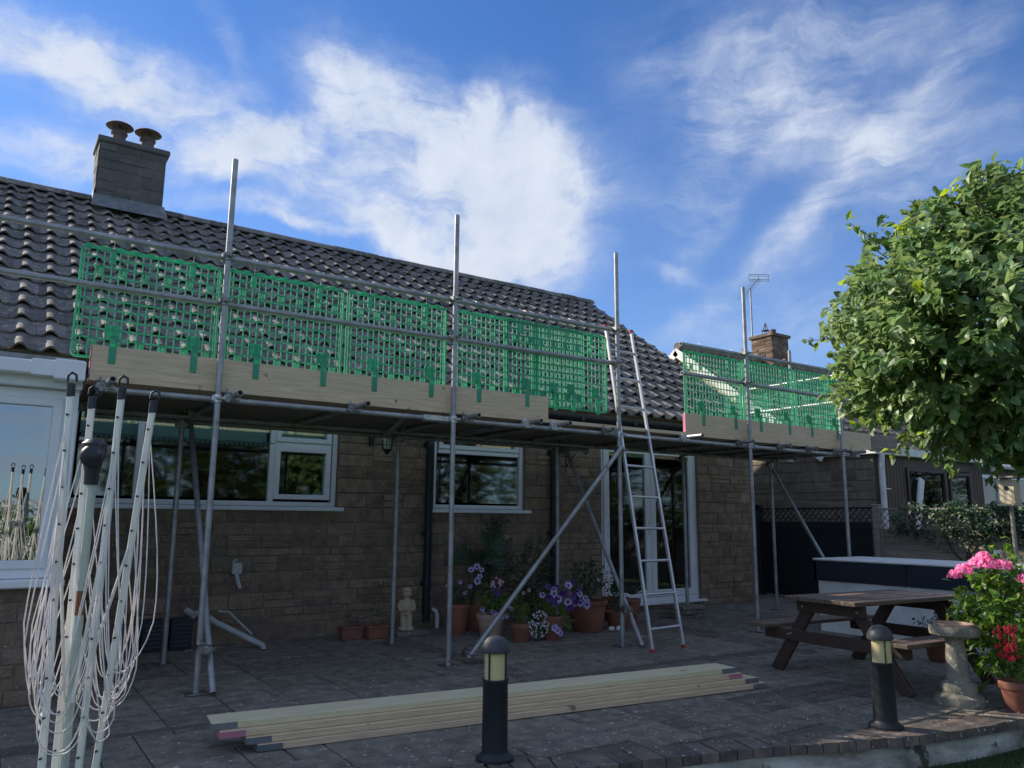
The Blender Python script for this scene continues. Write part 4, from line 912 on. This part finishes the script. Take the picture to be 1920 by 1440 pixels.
for s_ in (-1, 1):
    b.path([P_(s_*.06, 0, .325), P_(s_*.088, .005, .26), P_(s_*.07, .045, .215)], .026, 10, 0, .8); b.path([P_(s_*.07, .045, .215), P_(s_*.03, .078, .235)], .020, 10, 0, .8); b.ell(P_(s_*.022, .083, .238), (.02, .02, .02), 8)
b.tube(P_(0, .098, .215), P_(0, .098, .265), .022, 12)
b.path([P_(0, 0, .325), P_(0, .002, .36)], .028, 10)
b.ell(P_(0, .005, .402), (.045, .048, .055), 14); b.ell(P_(0, .053, .395), (.011, .014, .013), 8); b.ell(P_(0, .042, .375), (.022, .012, .008), 8)
for s_ in (-1, 1): b.ell(P_(s_*.046, .0, .397), (.009, .012, .017), 8); b.ell(P_(s_*.018, .044, .412), (.008, .006, .006), 8)
b.ell(P_(0, -.002, .442), (.056, .056, .022), 14); b.ell(P_(0, .035, .437), (.042, .035, .010), 12); b.ell(P_(0, -.0, .455), (.035, .035, .018), 12)
o = b.build('figure', statm, sf, sharp=0); rm = o.modifiers.new('remesh', 'REMESH'); rm.mode = 'VOXEL'; rm.voxel_size = .0045; rm.use_smooth_shade = True; sm = o.modifiers.new('smooth', 'SMOOTH'); sm.factor = .5; sm.iterations = 3

# ---------------------------------------------------------------- lantern, bracket, small wall things
ln = thing('wall_lantern', (3.62, 8.74, 2.3), 'black coach lantern on a wall bracket between the two windows', 'lantern')
m = MB(); m.box((3.80, 8.70, 2.16), (3.835, 8.735, 2.52), 0, None, .004) ; m.path([(3.82, 8.69, 2.47), (3.90, 8.50, 2.47), (3.90, 8.42, 2.47)], .010, 8); m.path([(3.82, 8.69, 2.20), (3.86, 8.52, 2.42)], .008, 8); m.build('bracket', blackp, ln)
m = MB(); L0 = Vector((3.89, 8.40, 2.03)); m.lathe([(.004, .0), (.02, .02), (.05, .055), (.06, .07)], L0, 12)
for k in range(6):
    a = k*math.pi/3; m.beam(L0+Vector((.056*math.cos(a), .056*math.sin(a), .065)), L0+Vector((.075*math.cos(a), .075*math.sin(a), .26)), .009, .009)
m.lathe([(.085, .255), (.09, .265), (.06, .31), (.03, .35), (.02, .38), (.012, .43)], L0, 12); m.build('cage', blackp, ln)
m = MB(); m.lathe([(.05, .07), (.066, .25)], L0, 6); m.build('pane', gl, ln, sharp=30)
hb = thing('basket_bracket', (6.88, 8.72, 2.1), 'black iron hanging basket bracket on the wall left of the French doors', 'bracket')
m = MB(); m.path([(6.80, 8.72, 2.28), (6.80, 8.72, 2.02)], .008, 8); m.path([(6.80, 8.71, 2.25), (6.84, 8.5, 2.27), (6.88, 8.38, 2.26), (6.89, 8.35, 2.23), (6.88, 8.37, 2.20), (6.87, 8.4, 2.21)], .008, 8); m.path([(6.80, 8.71, 2.05), (6.83, 8.56, 2.2), (6.84, 8.5, 2.26)], .006, 8); m.build('iron_arm', blackp, hb)
for i, (x, lb) in enumerate([(1.52, 'left one of two black slatted boxes at the foot of the wall'), (1.78, 'right one of two black slatted boxes at the foot of the wall')]):
    o = thing('drain_box', (x, 8.55, 0), lb, 'box', 'two black boxes at the wall foot'); m = MB(); m.box((x-.10, 8.47, 0), (x+.10, 8.66, .30), 0, None, .008); m.build('casing', blackp, o)
    m = MB()
    for k in range(6): m.box((x-.08, 8.458, .04+k*.04), (x+.08, 8.468, .055+k*.04), 0, None, .002)
    m.build('slats', bollc, o)
random.seed(19)
for k, lb in enumerate(['bottom slab of the loose stack below the French doors', 'middle slab of the loose stack below the French doors', 'top slab of the loose stack below the French doors']):
    o = MB(); T = Matrix.Translation((8.12+rnd(-.04, .04), 7.84+rnd(-.03, .03), .002+k*.058)) @ Matrix.Rotation(rnd(-.15, .15)+.1, 4, 'Z'); o.box((-.27+k*.03, -.2, 0), (.27-k*.02, .2, .052), 0, T, .006)
    tag(o.build('loose_slab', slabm, sharp=25), lb, 'slab', 'loose slabs stacked by the doors')
for i, (x, y, lb) in enumerate([(6.36, 7.3, 'left pale pebble between the clay pots'), (6.46, 7.28, 'right pale pebble between the clay pots')]):
    o = MB(); o.ell((x, y, .03), (.045, .03, .03), 12); tag(o.build('pebble', whitep, sharp=0), lb, 'pebble', 'pale pebbles by the pots')

# ---------------------------------------------------------------- right side: fence, cabinet, climber
fn = thing('shaded_gate_fence', (11.4, 9.4, 0), 'timber fence with lattice top, shade put into its colour, beyond the bungalow corner', 'fence')
FX = 11.9
def fence_panel(parent, ya, yb, h, mt, seed):
    random.seed(seed); m = MB(); z = .03
    while z < h-.03:
        t = rnd(.12, .14); T = Matrix.Translation((FX-.012, 0, z)) @ Matrix.Rotation(R(-5), 4, 'Y'); m.box((-.006, ya+.05, 0), (.006, yb-.05, t), 0, T); z += t-.016
    m.box((FX-.03, ya+.04, h-.03), (FX+.03, yb-.04, h+.0), 0, None, .004)
    for q in (ya+.06, yb-.1): m.box((FX-.045, q, 0), (FX-.02, q+.04, h-.035), 0, None, .004)
    m.build('panel', mt, parent, sharp=25)
    m = MB()
    for s_ in (-1, 1):
        y = ya-.3
        while y < yb+.3:
            a = Vector((FX, y, h)); b2 = Vector((FX, y+s_*.30, h+.30)); lo, hi = ya+.05, yb-.05
            # clip to the panel
            def cut(p, q, lim, ge):
                if (p.y < lim) == ge and (q.y < lim) == ge: return None
                if (p.y < lim) == ge: t = (lim-p.y)/(q.y-p.y); return (p.lerp(q, t), q)
                if (q.y < lim) == ge: t = (lim-p.y)/(q.y-p.y); return (p, p.lerp(q, t))
                return (p, q)
            r1 = cut(a, b2, lo, True)
            if r1: r1 = cut(r1[0], r1[1], hi, False)
            if r1 and (r1[1]-r1[0]).length > .03: m.beam(r1[0]+Vector((s_*.007, 0, 0)), r1[1]+Vector((s_*.007, 0, 0)), .006, .022, 0, up=(0, 1, 0) if False else (1, 0, 0))
            y += .11
    m.box((FX-.018, ya+.04, h+.29), (FX+.018, yb-.04, h+.32), 0, None, .003); m.build('trellis', mt, parent, sharp=25)
    m = MB(); m.box((FX-.05, yb-.05, 0), (FX+.05, yb+.05, h+.36), 0, None, .01); m.box((FX-.06, yb-.06, h+.36), (FX+.06, yb+.06, h+.38), 0, None, .008); m.build('post', mt, parent)
fence_panel(fn, 7.25, 9.5, 1.22, shadefence, 1)
m = MB(); m.box((10.9, 9.46, 0), (11.85, 9.50, 1.5)); m.build('gate', shadefence, fn)
fn2 = thing('garden_fence', (11.9, 5.5, 0), 'grey weathered lap fence with lattice top behind the navy covered cabinet', 'fence')
for k in range(3): fence_panel(fn2, 5.45-1.85*k, 7.2-1.85*k-.0, 1.20, fencew, 10+k)
t = thing('climbing_plant', (11.7, 5.9, 0), 'dark ivy like climber with twisted stems covering the fence top', 'climber'); lv = MB(); tw = MB(); random.seed(90)
for k in range(1100):
    y = rnd(2.6, 6.9); z = 1.30+.18*noise.noise(Vector((y*1.3, 0, 3)))+rnd(-.22, .26)+(.12 if y < 4.6 else 0)
    if y > 6.1 and rnd(0, 1) < .6: continue
    clump(lv, Vector((FX-.08+rnd(-.1, .1), y, z)), Vector((-1, 0, .2)), 5, .075, .09)
for k in range(230): clump(lv, Vector((FX-.1+rnd(-.1, .05), rnd(3.0, 4.6), rnd(.3, 1.3))), Vector((-1, 0, .1)), 4, .06, .08)
for k in range(30): clump(lv, Vector((FX-.1, rnd(5.6, 6.4), rnd(.85, 1.2))), Vector((-1, 0, .1)), 4, .05, .06)
for (a, b_, c) in (((5.85, 0), (5.85, .75), (5.45, 1.25)), ((5.85, 0), (5.86, .7), (6.15, 1.2)), ((5.85, .0), (5.84, .6), (5.75, 1.1))):
    tw.path([(FX-.07, a[0], a[1]), (FX-.08, (a[0]+b_[0])/2+.02, .4), (FX-.07, b_[0], b_[1]), (FX-.09, (b_[0]+c[0])/2+.03, (b_[1]+c[1])/2-.02), (FX-.06, c[0], c[1])], .022, 8, 0, .5)
lv.build('foliage', [leafD], t, sharp=0); tw.build('stems', bark, t)
cb = thing('garden_cabinet', (9.0, 4.9, 0), 'long white garden cabinet with a navy cover over its top edge', 'cabinet')
m = MB(); m.box((8.56, 3.75, 0), (9.5, 6.0, .80), 0, None, .01)
for y in (4.5, 5.25): m.box((8.555, y-.006, .02), (8.56, y+.006, .78))
m.build('body', whitep, cb)
m = MB(); m.box((8.53, 3.80, .60), (8.553, 4.86, .835), 0, None, .006); m.box((8.53, 4.875, .60), (8.553, 6.03, .835), 0, None, .006); m.box((8.53, 6.005, .60), (9.52, 6.03, .835), 0, None, .006)
for y in (4.2, 4.87, 5.4): m.box((8.525, y-.05, .825), (8.57, y+.05, .842), 0, None, .004)
m.build('cover_skirt', navy, cb)
m = MB(); m.box((8.52, 3.70, .836), (9.55, 6.04, .862), 0, None, .01); m.build('lid', whitep, cb)
m = MB()
for y in (4.12, 4.9, 5.62): m.path([(8.545, y-.06, .45), (8.52, y-.05, .45), (8.52, y+.05, .45), (8.545, y+.06, .45)], .008, 8)
m.build('handles', couplm, cb)
# low flowers behind the table
potted('white_flower_pot', 7.75, 4.15, .14, .2, 'pot of small white and lilac flowers seen under the picnic table', terra, [(0, 0, .32, .25, .22, .14, 90)], [(0, -.05, .36, .25, .2, .12, 60, .018, [2, 0])], 44, leafD)
# hydrangea
t = thing('hydrangea', (6.35, 2.98, 0), 'pink flowering hydrangea with bright leaves beside the bird bath', 'shrub'); lv = MB(); tw = MB()
crown(lv, tw, (6.52, 2.98, .60), (.27, .25, .36), 190, 6, .085, 101, .3, .2, 0); random.seed(102)
for k in range(9): tw.path([(6.45+rnd(-.06, .06), 2.9+rnd(-.06, .06), 0), (6.42+rnd(-.2, .2), 2.9+rnd(-.15, .15), rnd(.6, .95))], .007, 6, 0, .5)
lv.build('foliage', [leafH, leafY], t, sharp=0); tw.build('stems', leafH, t)
fm = []
for (p, r_) in [((6.27, 3.02, .99), .075), ((6.24, 2.93, 1.0), .07), ((6.30, 2.86, .985), .07), ((6.17, 3.07, .95), .065), ((6.14, 3.13, .91), .05), ((6.33, 2.72, .90), .06), ((6.36, 2.70, .84), .05), ((6.33, 3.0, 1.04), .05), ((6.27, 2.97, 1.045), .055)]:
    h = MB(); p = Vector(p)
    for k in range(70):
        d = rv(); d.z = abs(d.z)-.25; q = p+d*r_*rnd(.8, 1.05); n = (d+rv()*.35).normalized(); a = n.orthogonal().normalized(); b_ = n.cross(a); s_ = .0135*rnd(.8, 1.2)
        for e in range(4):
            th = e*math.pi/2+rnd(-.2, .2); c_ = a*math.cos(th)+b_*math.sin(th); s2 = n.cross(c_)
            h.add([q, q+c_*s_*.7+s2*s_*.5, q+c_*s_*1.3+n*s_*.15, q+c_*s_*.7-s2*s_*.5], [[0, 1, 2], [0, 2, 3]])
    h.build('flower_head', pink, t, sharp=0)
t = thing('fuchsia_pot', (6.22, 2.80, 0), 'terracotta pot with a red hanging fuchsia at the right edge', 'potted plant'); pot_mesh(6.22, 2.80, .125, .20).build('pot', terra, t)
lv = MB(); random.seed(55)
for k in range(45): clump(lv, Vector((6.22+rnd(-.09, .09), 2.80+rnd(-.09, .09), .21+rnd(0, .32))), rv(), 4, .035, .04)
lv.build('foliage', leafH, t, sharp=0); fm = MB()
for k in range(48):
    p = Vector((6.14+rnd(-.05, .05), 2.80+rnd(-.07, .07), rnd(.36, .60))); fm.path([p, p+Vector((0, 0, -.02)), p+Vector((0, 0, -.035))], .006, 6, 0, .5)
    for e in range(4): th = e*1.57; q = p+Vector((0, 0, -.015)); c_ = Vector((math.cos(th), math.sin(th), 0)); fm.add([q, q+c_*.016+Vector((0, 0, .002)), q+c_*.006+Vector((0, 0, -.014))], [[0, 1, 2]])
fm.build('flowers', redf, t, sharp=0)

# ---------------------------------------------------------------- neighbour house
nb = thing('neighbour_house', (15, 12, 0), 'neighbouring house with a cream gable and timber clad extension', 'house')
NX, NY, NZ, EYn, EZn = 13.4, 12.75, 5.32, 9.0, 2.62
m = MB(); stone_wall(m, 8.1, 16.5, 0, 2.55, [], lambda y, z, d: Vector((NX-d, y, z)), face=-1, seed=51, courses=(.15, .15, .2), lens=(.3, .55))
m.face([(NX+.0, 16.5, 2.55), (NX+.0, 9.0, 2.55), (NX+.0, NY, 5.2)], 2)
m.box((NX+.01, 8.12, 0), (NX+.05, 9.3, 2.55), 1)
m.build('wall', [brickN, mortar, cream], nb, sharp=25)
pn = math.atan2(NZ-EZn, NY-EYn); sl_ = math.hypot(NZ-EZn, NY-EYn)
def nP(x, s_, n): return Vector((x, EYn+s_*math.cos(pn)-n*math.sin(pn), EZn+s_*math.sin(pn)+n*math.cos(pn)))
m = MB(); tiled_roof(m, NX-.12, NX+13, 13, sl_/13, .25, nP, seed=9, hroll=.04, nose=.03)
m.face([nP(NX-.12, 0, -.02), nP(NX+13, 0, -.02), nP(NX+13, sl_, -.02), nP(NX-.12, sl_, -.02)]); m.face([(NX-.12, NY, NZ), (NX+13, NY, NZ), (NX+13, 16.6, 2.6), (NX-.12, 16.6, 2.6)])
m.path([(NX-.14, NY, NZ+.03), (NX+6, NY, NZ+.03), (NX+13, NY, NZ+.03)], .10, 12); m.build('roof', roofN, nb, sharp=50)
m = MB(); m.beam(nP(NX-.15, -.05, -.10), nP(NX-.15, sl_, -.10), .03, .19, 0, up=(0, -math.sin(pn), math.cos(pn))); m.beam((NX-.15, NY, NZ-.10), (NX-.15, 16.6, 2.5), .03, .19); m.face([nP(NX-.14, 0, -.19), nP(NX, 0, -.19), nP(NX, sl_, -.19), nP(NX-.14, sl_, -.19)]); m.build('bargeboard', whitep, nb)
# flat roofed timber clad extension
m = MB(); w = [(14.42, 15.82, 1.3, 2.32), (15.95, 16.8, 1.3, 2.30)]
xs = NX
P2 = lambda x, z: Vector((x, 8.1, z))
def wallq(a, b, c, d_, mi=0): m.face([P2(a, c), P2(b, c), P2(b, d_), P2(a, d_)], mi)
wallq(13.4, 14.42, 0, 2.52); wallq(14.42, 16.8, 0, 1.3); wallq(14.42, 16.8, 2.32, 2.52); wallq(15.82, 15.95, 1.3, 2.32); wallq(16.8, 17.35, 0, 2.52)
k = 13.45
while k < 17.3:
    if not 14.35 < k < 16.8: m.box((k, 8.094, 0), (k+.008, 8.0995, 2.5))
    k += .11
m.face([(17.35, 8.1, 0), (17.35, 9.2, 0), (17.35, 9.2, 2.52), (17.35, 8.1, 2.52)]); m.build('cladding', clad, nb, sharp=25)
m = MB(); m.face([(13.4, 8.9, .2), (17.3, 8.9, .2), (17.3, 8.9, 2.5), (13.4, 8.9, 2.5)]); m.build('room_interior', room, nb, sharp=0)
for (a, b, c, d_) in w:
    f_ = MB(); frame_rect(f_, a, b, c, d_, .07, 8.06, 8.14); q = f_.build('window', brframe, nb); g_ = MB(); g_.box((a+.07, 8.1, c+.07), (b-.07, 8.106, d_-.07)); g_.build('pane', gl, q, sharp=0)
m = MB(); m.box((13.3, 7.99, 2.52), (17.4, 9.3, 2.66), 0, None, .01); m.build('flat_roof', whitep, nb)
m = MB(); m.tube((17.3, 7.95, 2.58), (17.55, 7.95, 2.58), .08, 12); m.tube((17.5, 7.95, 2.55), (17.5, 7.95, 2.36), .045, 12); m.tube((17.4, 8.9, 2.62), (26, 8.9, 2.62), .06, 12); m.build('gutter', whitep, nb)
m = MB(); m.path([(13.5, 8.0, 2.56), (13.5, 8.02, 2.3), (13.5, 8.02, 0)], .055, 12); m.tube((13.44, 8.02, 1.9), (13.75, 8.02, 1.9), .012, 8); m.build('downpipe', whitep, nb)
m = MB(); stone_wall(m, 17.4, 26, 0, 2.6, [(19.75, 20.05, .6, 2.4), (20.75, 22, .6, 2.4)], lambda x, z, d: Vector((x, 9.1-d, z)), seed=77, courses=(.15, .15, .2)); m.build('wall', [brickN, mortar], nb, sharp=25)
for a, b in ((19.0, 20.1), (20.7, 22)):
    f_ = MB(); frame_rect(f_, a, b, .6, 2.42, .08, 9.0, 9.08); q = f_.build('window', upvc, nb); g_ = MB(); g_.box((a+.07, 9.04, .67), (b-.07, 9.046, 2.35)); g_.build('pane', gl, q, sharp=0)
nc = bpy.data.objects.new('chimney', None); col.objects.link(nc); nc.parent = nb; nc.location = Vector((16.5, 12.6, 4.9))-nb.location
m = MB(); stone_wall(m, 16.22, 16.85, 4.7, 5.95, [], lambda x, z, d: Vector((x, 12.3-d, z)), seed=61, courses=(.075,), lens=(.2, .23), depth=.006); stone_wall(m, 12.3, 12.95, 4.7, 5.95, [], lambda y, z, d: Vector((16.22-d, y, z)), face=-1, seed=62, courses=(.075,), lens=(.2, .23), depth=.012)
m.box((16.226, 12.306, 4.6), (16.85, 12.95, 5.94), 1); m.box((16.17, 12.25, 5.95), (16.90, 13.0, 6.03), 0, None, .01); m.build('stack', [brickC, mortar], nc, sharp=25)
m = MB(); m.tube((16.65, 12.6, 6.03), (16.65, 12.6, 6.22), .09, 14, 0, .08); m.build('chimney_pot', potm, nc)
m = MB()
for k in range(4): a = k*math.pi/2+.4; m.tube((16.38+.11*math.cos(a), 12.62+.11*math.sin(a), 6.02), (16.38, 12.62, 6.38), .008, 6)
m.lathe([(.09, 6.15), (.1, 6.16), (.09, 6.17)], (16.38, 12.62, 0), 12); m.build('cowl', potm, nc)
an = thing('tv_aerial', (16.1, 12.95, 5.1), 'tall television aerial strapped to the neighbouring chimney', 'aerial')
m = MB(); m.tube((16.27, 12.95, 5.1), (16.27, 12.95, 7.35), .022, 10); m.tube((16.27, 12.95, 5.25), (16.36, 12.9, 5.25), .012, 8); m.tube((16.27, 12.95, 5.6), (16.36, 12.9, 5.6), .012, 8); m.build('mast', galv, an)
bm0 = Vector((15.90, 12.95, 7.0)); bm1 = Vector((16.38, 12.75, 7.62)); m = MB(); m.tube(bm0, bm1, .012, 8); d = (bm1-bm0).normalized(); sd_ = d.cross(Vector((.5, .8, 0))).normalized()
for k in range(12): q = bm0.lerp(bm1, k/12); m.tube(q-Vector((.10, -.06, -.02)), q+Vector((.10, -.06, -.02)), .005, 6)
m.build('boom', galv, an)
m = MB()
for z in (-.09, -.045, .045, .09): m.tube(bm1+Vector((-.23, .15, z)), bm1+Vector((.23, -.15, z)), .008, 6)
for k in (-1, 0, 1): m.tube(bm1+Vector((k*.22, -k*.145, -.09)), bm1+Vector((k*.22, -k*.145, .09)), .008, 6)
m.build('reflector', galv, an)
m = MB(); m.beam((14.35, 7.98, 0.3), (14.85, 8.03, 2.12), .16, .03, 0, up=(0, 1, 0)) if False else m.beam((14.2, 7.96, .4), (14.84, 8.03, 2.12), .03, .17, 0, up=(1, 0, 0)); tag(m.build('leaning_board', whitep), 'pale board leaning against the brown framed window of the neighbouring house', 'board')
bh = thing('bird_house', (10, 4.38, 0), 'small pale wooden bird box with a round hole on a pole at the right edge', 'bird box')
m = MB(); m.tube((10, 4.38, 0), (10, 4.38, 1.52), .022, 10); m.build('pole', fencew, bh)
m = MB(); m.box((9.92, 4.30, 1.52), (10.08, 4.46, 1.80), 0, None, .006); m.tube((9.915, 4.38, 1.70), (9.921, 4.38, 1.70), .026, 14, 1); m.box((9.86, 4.29, 1.50), (10.09, 4.47, 1.52), 0, None, .004); m.build('box', [cream, blackp], bh)
m = MB(); m.beam((9.84, 4.38, 1.83), (10.12, 4.38, 1.83), .24, .02); m.build('roof', pineold, bh)

# ---------------------------------------------------------------- garden behind the viewer, mirrored in the panes
GT = [(5, -9, 5.2, 2.4, 'broad garden tree mirrored in the left half of the big window'), (8.5, -10.5, 6, 2.8, 'tall garden tree mirrored in the middle of the windows'), (14.5, -9, 5.5, 2.8, 'garden tree mirrored in the small window'), (21, -9, 5.6, 3.0, 'yellowish garden tree mirrored in the French doors'), (29, -8, 6.5, 3.4, 'far garden tree mirrored in the right French door'), (38, -6, 7, 4, 'big far garden tree mirrored in the neighbouring windows')]
gt0 = tree('garden_tree', (0, 0, -.32), (0, 0, 2.6), (1.0, 1.0, 2.5), 1500, 9, .085, 'x', 200, mt=[leafG, leafY], group='garden trees behind the viewer', shell=.35, trunk_r=.12)
for i, (x, y, h, r_, lb) in enumerate(GT):
    o = gt0 if i == 0 else copy_tree(gt0); o.location = (x, y, -.32); o.scale = (r_, r_, h/5.1); o['label'] = lb; o.rotation_euler.z = i*1.3
hd = thing('white_hydrangea', (1.0, -3.0, -.32), 'white flowering hydrangea mirrored in the sunroom glass', 'shrub'); lv = MB(); crown(lv, None, (.55, -3.0, .75), (.9, .5, .8), 320, 6, .1, 301, .4, .2, 0); lv.build('foliage', [leafH, leafY], hd, sharp=0)
h = MB(); random.seed(9)
for k in range(40):
    c_ = Vector((.55+rnd(-.85, .85), -2.6+rnd(-.2, .2), rnd(.75, 1.5)))
    for q in range(40):
        d = rv(); p = c_+d*.09; a = d.orthogonal().normalized()*.02; b_ = d.cross(a.normalized())*.02; h.add([p-a, p-b_, p+a, p+b_], [[0, 1, 2, 3]])
h.build('flower_heads', petw, hd, sharp=0)
